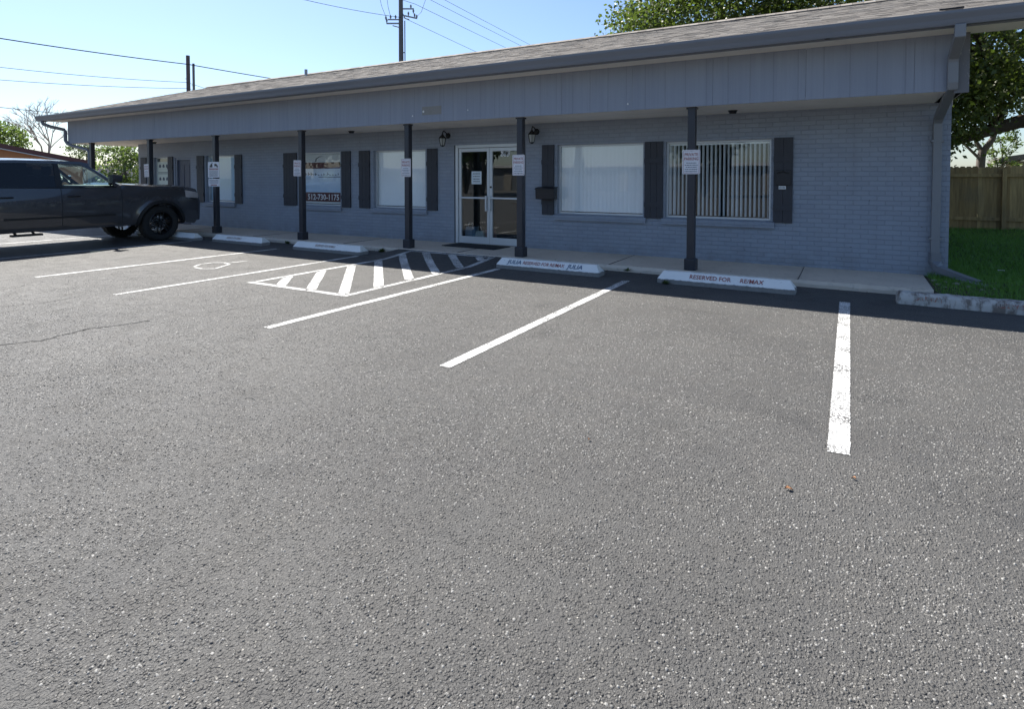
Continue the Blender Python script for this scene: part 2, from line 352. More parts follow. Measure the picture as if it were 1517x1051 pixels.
M['orange'] = simple('orange_stucco', (.64,.27,.115), .8, 0, .12, 1.5, 20, .004)
M['redroof'] = simple('dark_red_roof_metal', (.13,.045,.04), .6, 0, .15, 2, 0, 0)
M['palewall'] = simple('pale_stucco', (.58,.57,.54), .8, 0, .08, 1, 20, .004)
M['greyroof'] = simple('grey_brown_roof', (.16,.14,.13), .9, 0, .25, 6, 30, .01)
M['tanwall'] = simple('tan_siding', (.26,.235,.20), .8, 0, .12, 3, 10, .004)
M['porcelain'] = simple('grey_porcelain', (.20,.21,.23), .3, 0, .1, 8, 0, 0)
M['darkglass'] = simple('dark_window', (.02,.025,.03), .08, 0, .1, 2, 0, 0)

# ------------------------------------------------------------------ ground
RX0, RX1 = -7.75, -5.2                       # the asphalt is ramped up to the walkway in front of the door
def gnd(x, y):
    if y <= 8.05: return 0.
    k = min(1, max(0, (x-RX0+.25)/.25)) * min(1, max(0, (RX1+.25-x)/.25))
    return .078*k*min(1, (y-8.05)/.83)
MB().face([(-900,-900,-.07),(900,-900,-.07),(900,900,-.07),(-900,900,-.07)]).build('ground', M['earth'])['kind'] = 'structure'
g = MB()
xs = [-70,-30,-20.6,-14,-9.5,RX0-.25,RX0,-7.2,-6.6,-6,-5.6,RX1,RX1+.25,-3,0,.93,3,9,16]; ys = [-42,-20,-5,1,4,6,8.05,8.35,8.6,8.879]
for i in range(len(xs)-1):
    for j in range(len(ys)-1):
        g.face([(x, y, gnd(x, y)) for x, y in ((xs[i],ys[j]),(xs[i+1],ys[j]),(xs[i+1],ys[j+1]),(xs[i],ys[j+1]))])
g.face([(-70,8.879,0),(-20.6,8.879,0),(-20.6,45,0),(-70,45,0)])
struct(g.build('parking_lot', M['asphalt']))
def stripe(m, p, q, w, n=None):
    n = n or max(2, int(math.hypot(q[0]-p[0], q[1]-p[1])/.018))
    p, q = Vector((*p, 0)), Vector((*q, 0)); d = (q-p).normalized(); s = Vector((-d.y, d.x, 0))*w/2; rows = []
    for i in range(n+1):
        c = p.lerp(q, i/n); e = d*(random.uniform(-.012,.012) if i in (0, n) else 0)
        rows.append([(a.x, a.y, gnd(a.x, a.y)+.004) for a in (c+e+s*(1+random.uniform(-.05,.03)), c-e-s*(1+random.uniform(-.05,.03)))])
    m.grid(rows)
for a, b, w in (((-.03,3.58),(-.03,8.02),.112), ((-2.75,3.68),(-2.78,8.1),.108), ((-5.0,3.75),(-4.96,8.12),.105),
                ((-8.1,3.86),(-8.09,8.1),.092), ((-10.55,3.95),(-10.38,8.1),.1), ((-13.6,3.2),(-13.36,8.05),.1), ((-16.6,3.2),(-16.5,8.05),.1), ((-19.4,3.3),(-19.4,8.05),.1)):
    m = MB(); stripe(m, a, b, w); struct(m.build('parking_line', M['line']))
m = MB()
stripe(m, (-7.36,5.38), (-7.36,8.76), .10); stripe(m, (-5.50,5.34), (-5.50,8.76), .10); stripe(m, (-7.41,5.30), (-5.45,5.30), .10); stripe(m, (-7.41,8.79), (-5.45,8.79), .09)
for k in range(8):                            # diagonal bars of the access aisle
    y0 = 4.56+.645*k - .55
    a, b = (-5.55, y0), (-7.31, y0+1.88)
    def clip(a, b):
        (x0, ya), (x1, yb) = a, b; t0, t1 = 0., 1.
        if ya < 5.35: t0 = (5.35-ya)/(yb-ya)
        if yb > 8.745: t1 = (8.745-ya)/(yb-ya)
        return ((x0+(x1-x0)*t0, ya+(yb-ya)*t0), (x0+(x1-x0)*t1, ya+(yb-ya)*t1)) if t1 > t0+.04 else None
    c = clip(a, b)
    if c: stripe(m, *c, .14)
for v in range(len(m.v)): pass
struct(m.build('aisle_markings', M['line']))
m = MB()                                      # faded wheelchair symbol outline
pts = [(-9.51,5.76),(-9.68,5.98),(-9.67,6.2),(-9.5,6.3),(-9.23,6.22),(-9.14,6.06),(-9.0,5.81),(-9.15,5.69),(-9.44,5.72)]
for i in range(8): stripe(m, pts[i], pts[i+1], .05, 2)
stripe(m, (-9.40,6.30), (-9.33,6.64), .05, 4)
struct(m.build('wheelchair_symbol_marking', M['line']))
m = MB()                                      # cracks in the asphalt
def crack(pts, w):
    pts = [Vector((*p, .003)) for p in pts]; fine = []
    for i in range(len(pts)-1):
        for k in range(7): fine.append(pts[i].lerp(pts[i+1], k/7) + Vector((random.uniform(-.02,.02), random.uniform(-.02,.02), 0)))
    rows = []
    for i in range(len(fine)):
        d = (fine[min(i+1,len(fine)-1)]-fine[max(i-1,0)]).normalized(); s = Vector((-d.y,d.x,0))*w*random.uniform(.3,1)
        rows.append([fine[i]+s, fine[i]-s])
    m.grid(rows)
crack([(-6.9,1.6),(-6.54,2.18),(-6.41,2.43),(-6.46,2.67),(-6.5,2.85),(-6.4,3.05),(-6.3,3.4)], .018); crack([(-6.14,3.81),(-6.0,4.3),(-5.8,4.6)], .005); crack([(-8.6,2.6),(-8.3,3.2),(-8.4,3.7)], .008)
struct(m.build('pavement_crack', simple('dark_crack', (.02,.02,.02), .95, 0, .1, 10, 0, 0)))

# stones standing out of the tar (the nearer part of the lot, where single stones show)
def stonemat():
    t = NT('exposed_aggregate'); r = t.new('ShaderNodeNewGeometry').outputs['Random Per Island']
    c = t.mix(t.math('POWER', r, 3.2), (.058,.056,.053), (.28,.274,.258)); t.pbsdf(c, .5, 0, t.bump(t.noise(t.pos(), 500., 2), .001), .5); return t.m
def nz(x, y):
    return (np.sin(x*2.3+1.7*np.sin(y*1.1))+np.sin(y*2.9+x*.7+1.3*np.sin(x*1.9))+.8*np.sin(x*6.1-y*5.3)+.8*np.sin(y*7.7+x*3.1))/3.6
P_ = RNG.random((860000, 2))*np.array([13.5, 6.6])+np.array([-10., .75]); d_ = P_[:,1]*.866-P_[:,0]*.5; l_ = P_[:,0]*.866+P_[:,1]*.5
k_ = (np.abs(l_) < d_*.93+.15) & (d_ > 1.3) & (RNG.random(len(P_)) < np.clip(.62+.55*nz(P_[:,0],P_[:,1]), .05, 1)*np.clip((9.6-d_)/5., .0, 1.)*np.clip(.6+.0*d_, 0, 1))
for xl, y0l in ((-.03,3.5),(-2.76,3.6),(-4.98,3.7),(-8.1,3.8)): k_ &= ~((np.abs(P_[:,0]-xl) < .085) & (P_[:,1] > y0l))
k_ &= ~((P_[:,0] > -7.5) & (P_[:,0] < -5.4) & (P_[:,1] > 5.2))
P_ = P_[k_]; n_ = len(P_); a_ = RNG.random(n_)*2*PI; r_ = .0023+.0037*RNG.random(n_)**1.9; el = .7+.6*RNG.random(n_); h_ = r_*(.45+.55*RNG.random(n_)); V = np.zeros((n_, 9, 3), np.float32)
for k in range(5):
    aa = a_+2*PI*k/5+.5*(RNG.random(n_)-.5); rr = r_*(.8+.4*RNG.random(n_)); V[:,k,0] = P_[:,0]+np.cos(aa)*rr*el; V[:,k,1] = P_[:,1]+np.sin(aa)*rr; V[:,k,2] = .0003
for k in range(4):
    aa = a_+2*PI*k/4+.6; rr = r_*(.35+.35*RNG.random(n_)); V[:,5+k,0] = P_[:,0]+np.cos(aa)*rr*el; V[:,5+k,1] = P_[:,1]+np.sin(aa)*rr; V[:,5+k,2] = h_*(.75+.4*RNG.random(n_))
T_ = np.array([(5,6,7),(5,7,8),(0,1,5),(1,6,5),(1,2,6),(2,7,6),(2,3,7),(3,8,7),(3,4,8),(4,0,8),(0,5,8)], np.int32)
tag(fast_mesh('exposed_aggregate', V.reshape(-1,3), (T_[None]+9*np.arange(n_, dtype=np.int32)[:,None,None]).reshape(-1,3), stonemat()), 'pale aggregate stones standing out of the near asphalt', 'stones', kind='stuff'); print('stones', n_)

# walkway slab with worn front edge
m = MB(); n = 160; rows = []
for i in range(n+1):
    x = -20.6 + 21.53*i/n; ch = abs(random.gauss(0, .012)) if x > -5.2 else abs(random.gauss(0,.004))
    e = 8.88 + (random.random() < .15)*random.uniform(0, .03)
    rows.append([(x,e,-.06),(x,e-.004,.055-ch),(x,e+.012+ch,.09),(x,9.1,.091),(x,10.25,.096)])
m.grid(rows); m.face([r for r in rows[0]] + [(-20.6,10.25,-.06)]); m.face([r for r in rows[-1]] + [(.93,10.25,-.06)])
struct(m.build('walkway', M['slab']))
m = MB()
for x in (-18.3,-15.3,-12.3,-9.3,-6.35,-3.35,-.6): m.box(x-.004, x+.004, 8.9, 10.2, .0, .0985)
struct(m.build('walkway_joint', simple('joint_grime', (.08,.075,.07), .95, 0, .1, 10, 0, 0)))

# ------------------------------------------------------------------ the office building
WY = 10.2; ZS = 2.56
B = thing('office_building', 'long single storey grey painted brick office with shingled roof and covered walkway', 'building', (0,0,0))
wins = [  # x0, x1 of the opening, kind
    (-18.88,-18.12,'notice'), (-16.17,-14.86,'blue'), (-12.22,-10.74,'poster'), (-9.66,-8.12,'closed'), (-4.90,-3.20,'closed'), (-2.80,-1.10,'open')]
DOOR = (-7.34,-5.60); LDOOR = (-17.72,-16.90); Z0, Z1 = .80, 2.125
m = MB(); T = .22
holes = sorted([(a, b, Z0, Z1) for a, b, k in wins] + [(*DOOR, .0, 2.19), (*LDOOR, .0, 2.10)]); x = -19.75
for a, b, z0, z1 in holes:
    m.box(x, a, WY, WY+T, -.06, 2.75)
    if z0 > .1: m.box(a, b, WY, WY+T, -.06, z0)
    m.box(a, b, WY, WY+T, z1, 2.75); x = b
m.box(x, 1.22, WY, WY+T, -.06, 2.75)
m.box(1.0, 1.22, WY+T, 18.0, -.06, 2.75); m.box(-19.75, -19.53, WY+T, 18.0, -.06, 2.75); m.box(-19.53, 1.0, 17.8, 18.0, -.06, 2.75)
m.build('wall', M['brick'], B)
# gable ends above the end walls
RS, EY, EZ, RY = .2946, 8.40, 3.42, 14.0
def rz_(y): return EZ + RS*(min(y, 2*RY-y)-EY)
for x0, x1, nm in ((1.02,1.19,'gable_wall'), (-21.30,-21.2,'gable_wall')):
    MB().prism([(8.935,2.56),(18.9,2.56),(19.0,3.36),(RY,rz_(RY)-.10),(9.0,rz_(9.0)-.12)], 'x', x0, x1).build(nm, M['siding'], B)
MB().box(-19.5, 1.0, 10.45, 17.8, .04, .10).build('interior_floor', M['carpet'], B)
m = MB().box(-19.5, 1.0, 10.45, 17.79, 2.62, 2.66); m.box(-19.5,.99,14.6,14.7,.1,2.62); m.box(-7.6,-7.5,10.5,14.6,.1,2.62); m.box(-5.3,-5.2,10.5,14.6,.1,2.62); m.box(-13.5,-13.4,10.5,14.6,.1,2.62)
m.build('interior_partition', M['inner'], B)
m = MB(); m.box(-21.3, 1.2, 8.935, 10.199, 2.56, 2.60); m.box(-21.3,-19.76,10.199,18.9,2.56,2.60); m.box(1.225,1.23,10.2,18.9,2.5,2.6)
for i in range(20): m.box(-21.25+i*1.13, -21.246+i*1.13, 8.94, 10.19, 2.557, 2.562)
m.build('soffit', M['soffit'], B)
# fascia siding, boards
m = MB(); xx = -21.28
while xx < 1.08:
    x2 = min(xx+1.22, 1.085); j = random.uniform(-.002,.002); m.box(xx, x2-.003, 8.905+j, 8.93, ZS, 3.285); xx = x2
m.build('fascia_siding', M['siding'], B)
MB().box(1.082, 1.225, 8.872, 8.934, ZS-.03, 3.25).build('end_trim_board', M['peel'], B)
m = MB(); m.box(-21.85, 1.85, 8.43, 8.465, 3.235, 3.40); m.build('eave_board', M['trim'], B); MB().box(-21.8, 1.8, 8.466, 9.0, 3.255, 3.275).build('eave_soffit', M['soffit'], B)
for x0, s in ((1.80,1),(-21.86,-1)):        # rakes with their overhang
    MB().prism([(8.42,3.20),(RY,rz_(RY)-.22),(19.58,3.20),(19.58,3.37),(RY,rz_(RY)-.04),(8.42,3.37)], 'x', x0, x0+.04).build('rake_board', M['trim'], B)
for xa, xb in ((1.19,1.80),(-21.82,-21.3)):
    MB().prism([(8.47,3.30),(RY,rz_(RY)-.14),(19.5,3.30),(19.5,3.33),(RY,rz_(RY)-.11),(8.47,3.33)], 'x', xa, xb).build('rake_soffit', M['trim'], B)
# roof: deck and individual shingle tabs
R = MB().prism([(8.36,rz_(8.36)-.03),(RY,rz_(RY)-.03),(2*RY-8.36,rz_(8.36)-.03),(2*RY-8.36,rz_(8.36)-.08),(RY,rz_(RY)-.08),(8.36,rz_(8.36)-.08)], 'x', -21.93, 1.93).build('roof', simple('roof_felt', (.05,.045,.04), .9, 0, .2, 5, 0, 0), B)
vs, fs = [], []; dirv = Vector((0, 1, RS)).normalized(); nv = Vector((0,-RS,1)).normalized(); L = (RY-8.33)/dirv.y; course = .142; k = 0
while k*course < L:
    s0 = k*course; x = -21.95 - random.uniform(0,.2)
    while x < 1.94:
        w = random.uniform(.10,.34); xa, xb = max(x,-21.95), min(x+w, 1.95); x += w
        if xb-xa < .02: continue
        th = random.choice((.0015,.002,.003,.0055)); lap = random.uniform(0,.012)
        o = Vector((0, 8.33, rz_(8.33)-.03)); a = o + dirv*(s0-lap); b_ = o + dirv*min(s0+course+.02, L); i = len(vs)
        for p, t in ((a,.0005),(a,th+.0022),(b_,.0022)):
            q = p + nv*t; vs += [(xa, q.y, q.z), (xb, q.y, q.z)]
        fs += [(i,i+1,i+3,i+2),(i+2,i+3,i+5,i+4)]
    k += 1
fast_mesh('shingles', vs, fs, M['shingle'], R)
mb = MB(); x = -21.95
while x < 1.9:
    mb.prism([(RY-.13,rz_(RY-.13)+.0),(RY,rz_(RY)+.028),(RY+.13,rz_(RY-.13)+.0),(RY+.13,rz_(RY-.13)-.02),(RY-.13,rz_(RY-.13)-.02)], 'x', x, x+.2); x += .205
mb.build('ridge_cap', M['shingle'], R)
MB().tube([(-16,13.7,4.9),(-16,13.7,5.16)], .05, 10).build('vent_pipe', M['aludark'], R)
MB().prism([(.86,8.34),(1.09,8.335),(1.085,8.40),(1.0,8.43)], 'z', 3.425, 3.445).build('lifted_flashing', M['metalblack'], R)
# gutter (K profile)
prof = [(8.425,3.40),(8.425,3.245),(8.345,3.245),(8.335,3.27),(8.325,3.31),(8.30,3.36),(8.295,3.375),(8.295,3.405),(8.308,3.405),(8.308,3.38),(8.338,3.32),(8.35,3.26),(8.415,3.26),(8.415,3.40)]
G = MB().prism(prof, 'x', -21.93, 1.93).build('gutter', M['gutter'], B)
for x in (-18.6,-12.5,-6.4,-.3): MB().prism([(y-.003, z) for y, z in prof[:8]], 'x', x, x+.05).build('gutter_seam', M['gutter'], G)
for x in (-21.946, 1.931): MB().prism([(8.425,3.40),(8.425,3.245),(8.345,3.245),(8.33,3.30),(8.295,3.375),(8.295,3.405)], 'x', x, x+.015).build('gutter_end_cap', M['gutter'], G)
# right downspout down the wall, kicked out over the lawn
D = MB().rtube([(1.06,8.36,3.25),(1.06,8.37,3.13),(1.06,8.83,2.96),(1.06,8.85,2.90),(1.06,8.85,2.66),(1.06,8.87,2.60),(1.06,10.07,2.34),(1.06,10.145,2.28),(1.06,10.145,.42)], .105, .078).build('downspout', M['spout'], B, bevel=.008)
for z in (2.0, .62): MB().box(.985, 1.135, 10.100, 10.199, z, z+.03).build('strap', M['spout'], D)
m = MB(); p = [(1.06,10.145,.43),(1.06,10.14,.30),(1.10,10.08,.22),(1.22,9.98,.17),(1.50,9.72,.09)]
rows = []
for i, q in enumerate(p):
    q = Vector(q); t = (Vector(p[min(i+1,4)])-Vector(p[max(i-1,0)])).normalized(); s = Vector((0,0,1)).cross(t) if abs(t.z) < .9 else Vector((1,.3,0)); s.normalize(); u = t.cross(s).normalized(); k = 1.12 if i < 2 else 1
    rows.append([q+s*.055*k+u*.042*k, q-s*.055*k+u*.042*k, q-s*.055*k-u*.042*k, q+s*.055*k-u*.042*k])
m.grid(rows, True).build('downspout_elbow', M['gutter'], D)
# left downspout
D2 = MB().tube([(-21.62,8.37,3.25),(-21.62,8.39,3.16),(-21.52,8.55,3.08),(-21.36,8.84,3.00),(-21.33,8.86,2.94),(-21.33,8.86,2.66),(-21.25,8.88,2.56),(-21.1,8.95,2.49),(-20.35,9.03,2.36),(-20.24,9.03,2.28),(-20.24,9.03,.1)], .05, 10).build('downspout', M['gutter'], B, smooth=50)
# posts
POSTS = [-2.08,-5.05,-7.62,-10.71,-13.89,-16.88,-20.07]
for x in POSTS:
    p = MB().box(-.057,.057,-.057,.057,0,2.47).build('post', M['post'], B, bevel=.01, loc=(x,9.03,.092))
    MB().box(-.086,.086,-.086,.086,0,.175).build('post_base', M['post'], p, bevel=.012)
    MB().box(-.075,.075,-.06,.06,2.44,2.468).build('post_cap', M['post'], p)
# windows
def shutter(x0, x1):
    S = MB(); w = (x1-x0); n = max(2, round(w/.13))
    for i in range(n): S.box(x0+w*i/n+.002, x0+w*(i+1)/n-.002, WY-.030, WY-.002, .775, 2.135)
    for z in (1.02, 1.80): S.box(x0-.002 if w < .32 else x0, x1+.002 if w < .32 else x1, WY-.048, WY-.0305, z-.045, z+.045)
    S.build('shutter', M['shutter'], B)
for x0, x1 in ((-19.58,-19.27),(-18.06,-17.80),(-16.58,-16.24),(-14.80,-14.50),(-12.78,-12.28),(-10.68,-10.38),(-10.10,-9.76),(-8.06,-7.78),(-5.22,-4.96),(-3.17,-2.84),(-1.06,-.78)): shutter(x0, x1)
GY = WY+.10
for a, b, kind in wins:
    W = MB(); f = .032
    W.box(a, a+f, GY-.02, GY+.04, Z0, Z1); W.box(b-f, b, GY-.02, GY+.04, Z0, Z1); W.box(a+f, b-f, GY-.02, GY+.04, Z0, Z0+f); W.box(a+f, b-f, GY-.02, GY+.04, Z1-f, Z1)
    F = W.build('window', M['alu'], B)
    MB().box(a+f, b-f, GY, GY+.005, Z0+f, Z1-f).build('glass_pane', M['glass'], F)
    MB().prism([(WY-.055,Z0-.115),(WY+.0,Z0-.115),(WY+.0,Z0-.022),(GY-.022,Z0-.004),(GY-.022,Z0),(WY-.045,Z0-.02),(WY-.055,Z0-.03)], 'x', a-.06, b+.06).build('sill', M['brick'], F)
    if kind in ('closed','open','blue'):
        m = MB(); n = int((b-a-2*f)/(.070 if kind == 'open' else .078)); y = GY+.065
        for i in range(n+1):
            x = a+f+.02+i*(b-a-2*f-.04)/n; an = math.radians({'closed':12,'blue':10,'open':77}[kind]+random.uniform(-3,3)); w = .0445
            if kind == 'open' and i > n*.62: an = math.radians(72+random.uniform(-4,4))
            if kind == 'open' and i in (0,1): an = math.radians(70)
            dx, dy = math.cos(an)*w, math.sin(an)*w; c = .004
            m.grid([[(x-dx, y-dy, z), (x, y-c, z), (x+dx, y+dy, z)] for z in (Z0+.045, Z1-.06)])
        m.build('vertical_blinds', M['blueblind'] if kind == 'blue' else M['blind'], F, smooth=60)
        MB().box(a+f, b-f, y-.02, y+.02, Z1-.065, Z1-f-.002).build('blind_rail', M['blind'], F)
# entrance door pair
DY = WY+.06; a, b = DOOR
W = MB(); W.box(a+.02, a+.085, DY-.05, DY+.06, .096, 2.19); W.box(b-.085, b-.02, DY-.05, DY+.06, .096, 2.19); W.box(a+.085, b-.085, DY-.05, DY+.06, 2.125, 2.19)
F = W.build('door_frame', M['alu'], B, bevel=.004)
MB().box(a-.0, a+.019, DY-.055, DY+.06, .096, 2.19).build('side_trim', M['post'], F)
def leaf(x0, x1, right):
    m = MB(); s = .062; z0, z1 = .105, 2.118
    m.box(x0, x0+s, DY-.022, DY+.022, z0, z1); m.box(x1-s, x1, DY-.022, DY+.022, z0, z1); m.box(x0+s, x1-s, DY-.022, DY+.022, z0, z0+.145); m.box(x0+s, x1-s, DY-.022, DY+.022, z1-.075, z1)
    d = m.build('door', M['alu'], B, bevel=.003)
    MB().box(x0+s, x1-s, DY-.003, DY+.003, z0+.145, z1-.075).build('glass_pane', M['doorglass'], d)
    MB().box(x0+s*.6, x1-s*.6, DY-.075, DY-.035, 1.055, 1.09).build('push_bar', M['alu'], d, bevel=.006)
    hx = x1-s*.95 if not right else x0+s*.35
    h = MB(); h.box(hx-.018, hx+.018, DY-.085, DY-.062, .80, 1.12); h.box(hx-.014, hx+.014, DY-.063, DY-.022, .82, .85); h.box(hx-.014, hx+.014, DY-.063, DY-.022, 1.07, 1.10); h.build('pull_handle', M['alu'], d, bevel=.004)
    if right:
        MB().tube([(x0+s*.5,DY-.034,1.30),(x0+s*.5,DY-.022,1.30)], .021, 14).build('lock_cylinder', M['metalblack'], d)
        m1 = MB(); m1.join(*text_geo('700', .125, (x0+.36, DY-.0065, 1.99), (1,0,0), (0,0,1), 'CENTER', .2, .022)); m1.build('house_number_outline', M['white'], d, fix=False)
        m2 = MB(); m2.join(*text_geo('700', .125, (x0+.366, DY-.0095, 1.988), (1,0,0), (0,0,1), 'CENTER', .2, -.002)); m2.build('house_number', M['black'], d, fix=False)
xm = (a+b)/2; leaf(a+.092, xm-.003, False); leaf(xm+.003, b-.092, True)
# far left service door
a, b = LDOOR
W = MB(); W.box(a, a+.07, WY+.02, WY+.12, .096, 2.10); W.box(b-.07, b, WY+.02, WY+.12, .096, 2.10); W.box(a+.07, b-.07, WY+.02, WY+.12, 2.03, 2.10); F = W.build('door_frame', M['doorframe'], B)
d = MB().box(a+.072, b-.072, WY+.06, WY+.10, .10, 2.028).build('door', M['bluedoor'], B, bevel=.004)
MB().tube([(b-.14,WY+.02,1.05),(b-.14,WY+.06,1.05)], .03, 12).build('door_knob', M['aludark'], d)
m = MB()
for z0, z1 in ((.25,.95),(1.12,1.88)):
    for xa, xb in ((a+.16,a+.38),(a+.44,b-.16)): m.box(xa, xb, WY+.052, WY+.0595, z0, z1)
m.build('door_panel', M['bluedoor'], d, bevel=.006)
# repair patch and screw holes on the fascia
MB().box(-7.16, -6.70, 8.9, 8.9035, 2.70, 2.86).build('bare_patch', simple('bare_fascia_patch', (.25,.245,.235), .8, 0, .15, 12, 0, 0), B)
for x, z, r in ((-7.40,2.70,.016),(-7.13,2.77,.026),(-6.10,2.74,.013),(-3.05,2.66,.014)):
    MB().lathe([(0,-.008),(r*.7,-.007),(r,0)], 10, 'y', (x, 8.904, z)).build('white_filler_spot', M['white'], B)
for x, y in ((-18.0,9.75),(-9.85,9.7),(-1.62,9.75)): MB().lathe([(0,-.05),(.05,-.05),(.06,-.02),(.075,0)], 14, 'z', (x, y, 2.559)).build('ceiling_fitting', M['metalblack'], B, smooth=40)

# ------------------------------------------------------------------ things on and by the building
def sconce(x, label):
    t = thing('wall_lantern', label, 'lamp', (x, WY, 2.34), 0, 'lanterns either side of the entrance')
    MB().lathe([(0,-.03),(.045,-.03),(.06,-.012),(.062,0)], 16, 'y', (0,0,.06)).build('back_plate', M['metalblack'], t, smooth=40)
    MB().tube([(0,-.02,.06),(0,-.09,.13),(0,-.17,.15),(0,-.20,.11),(0,-.20,.06)], .011, 8).build('arm', M['metalblack'], t, smooth=50)
    m = MB().lathe([(0,.085),(.02,.08),(.03,.06),(.085,.0),(.085,-.012),(0,-.012)], 6, 'z', (0,-.2,0)); m.lathe([(0,-.19),(.012,-.185),(.05,-.165),(.05,-.155),(0,-.155)], 6, 'z', (0,-.2,0))
    for k in range(6):
        an = 2*PI*k/6; m.tube([(.078*math.cos(an),-.2+.078*math.sin(an),-.01),(.048*math.cos(an),-.2+.048*math.sin(an),-.157)], .006, 5)
    m.build('cage', M['metalblack'], t)
    MB().lathe([(.07,-.012),(.042,-.155)], 6, 'z', (0,-.2,0)).build('lamp_glass', M['frost'], t)
sconce(-7.50, 'black lantern on the wall left of the glass entrance doors'); sconce(-5.35, 'black lantern on the wall right of the glass entrance doors')
t = thing('mailbox', 'dark metal wall mailbox fixed over the shutter right of the entrance', 'mailbox', (-5.07, WY-.05, 1.08))
MB().prism([(0,0),(-.15,0),(-.16,.20),(-.13,.22),(0,.24)], 'x', -.20, .20).build('box', M['mailbox'], t, bevel=.008)
MB().prism([(.002,.243),(-.13,.224),(-.172,.20),(-.172,.185),(-.166,.185),(-.166,.196),(-.13,.213),(.002,.232)], 'x', -.207, .207).build('lid', M['mailbox'], t)
t = thing('drop_slot', 'dark drop slot plate with a small white label on the rightmost shutter', 'mail slot', (-.92, WY-.0485, 1.40))
MB().box(-.115,.115,-.012,0,-.02,.22).build('plate', M['mailbox'], t, bevel=.004)
MB().tube([(-.085,-.012,.17),(-.05,-.02,.175),(0,-.028,.195),(.05,-.02,.175),(.085,-.012,.17)], .008, 8).build('handle', M['metalblack'], t)
MB().box(-.06,.045,-.005,0,-.085,-.035).build('label_plate', M['white'], t)
m = MB()
for i in range(5): m.box(-.05+i*.018, -.04+i*.018, -.0068, -.0055, -.07, -.05)
m.build('lettering', M['ink'], t)

def small_lines(m, x0, x1, z, h, y, seed):
    r = random.Random(seed); x = x0
    while x < x1-.006:
        w = min(r.uniform(.010,.036), x1-x); m.box(x, x+w, y-.0006, y, z-h/2, z+h/2); x += w+r.uniform(.005,.009)
def psign(px, zc, w, h, label, dx=0, tilt=0):
    t = thing('parking_sign', label, 'sign', (px+dx, 9.03-.060, zc), 0, 'private parking signs on the posts')
    t.rotation_euler = (0, math.radians(tilt), 0)
    MB().prism([(-w/2+.012,-h/2),(w/2-.012,-h/2),(w/2,-h/2+.012),(w/2,h/2-.012),(w/2-.012,h/2),(-w/2+.012,h/2),(-w/2,h/2-.012),(-w/2,-h/2+.012)], 'y', -.003, 0).build('plate', M['sign'], t)
    m = MB(); bw = .004; i = .014
    m.box(-w/2+i, w/2-i, -.0042, -.0034, h/2-i-bw, h/2-i); m.box(-w/2+i, w/2-i, -.0042, -.0034, -h/2+i, -h/2+i+bw); m.box(-w/2+i, -w/2+i+bw, -.0042, -.0034, -h/2+i+bw, h/2-i-bw); m.box(w/2-i-bw, w/2-i, -.0042, -.0034, -h/2+i+bw, h/2-i-bw)
    m.build('border', M['red'], t)
    m = MB(); s = w/.255
    m.join(*text_geo('PRIVATE', .062*s, (0,-.0045,h*.30), (1,0,0), (0,0,1), bold=.0012, sx=.84)); m.join(*text_geo('PARKING', .062*s, (0,-.0045,h*.125), (1,0,0), (0,0,1), bold=.0012, sx=.80))
    m.build('lettering', M['red'], t, fix=False)
    m = MB()
    for k in range(5):
        hw = w*(.28,.36,.30,.36,.37)[k]; small_lines(m, -hw, hw, -.02-h*.088*k+.005, .010, -.004, 10+k)
    m.build('small_print', M['ink'], t)
    for z in (h/2-.02,-h/2+.02): MB().lathe([(0,-.003),(.005,-.002),(.006,0)], 8, 'y', (0,-.004,z)).build('screw', M['aludark'], t)
psign(POSTS[0], 1.735, .262, .366, 'white private parking sign on the post before the open slatted blinds', .005)
psign(POSTS[1], 1.72, .245, .366, 'white private parking sign on the post at the right edge of the entrance', -.015)
psign(POSTS[2], 1.695, .245, .36, 'white private parking sign on the post just left of the entrance', -.01)
psign(POSTS[3], 1.71, .25, .36, 'white private parking sign hung off centre on the post beside the phone number window', -.085, 1.5)
psign(POSTS[5], 1.695, .235, .36, 'white private parking sign on the post just above the truck bonnet', -.085, -3)
t = thing('towing_sign', 'large two part towing warning sign with vehicle pictures on a post', 'sign', (POSTS[4], 8.97, 0))
MB().box(-.235,.225,-.003,0,1.50,1.895).build('upper_plate', M['sign'], t); MB().box(-.225,.23,-.003,0,1.275,1.47).build('lower_plate', M['sign'], t)
m = MB()
m.prism([(-.165,1.77),(-.165,1.81),(-.12,1.815),(-.105,1.85),(-.07,1.85),(-.055,1.83),(-.05,1.79),(-.05,1.77)], 'y', -.0045, -.0035); m.tube([(-.13,-.004,1.83),(-.03,-.004,1.865)], .006, 5)
m.prism([(.02,1.825),(.06,1.85),(.12,1.838),(.15,1.808),(.175,1.795),(.175,1.77),(.14,1.77),(.04,1.80)], 'y', -.0045, -.0035)
for x, z in ((-.14,1.768),(-.075,1.768),(.055,1.797),(.15,1.766)): m.lathe([(0,-.0048),(.019,-.0048),(.019,-.0035)], 12, 'y', (x,0,z))
m.build('pictogram', M['black'], t)
m = MB(); m.box(-.205,.195,-.0042,-.0034,1.735,1.742)
r = random.Random(3); x = -.18
while x < .16: w = r.uniform(.02,.045); m.box(x, x+w, -.0042,-.0034,1.69,1.722); x += w+.012
x = -.13
while x < .13: w = r.uniform(.02,.04); m.box(x, x+w, -.0042,-.0034,1.295,1.325); x += w+.012
m.build('red_lettering', M['red'], t)
m = MB()
for k in range(6): small_lines(m, -.18, .17, 1.66-.025*k, .010, -.004, 30+k)
for k in range(3): small_lines(m, -.18, .18, 1.43-.032*k, .012, -.004, 50+k)
m.build('small_print', M['ink'], t)
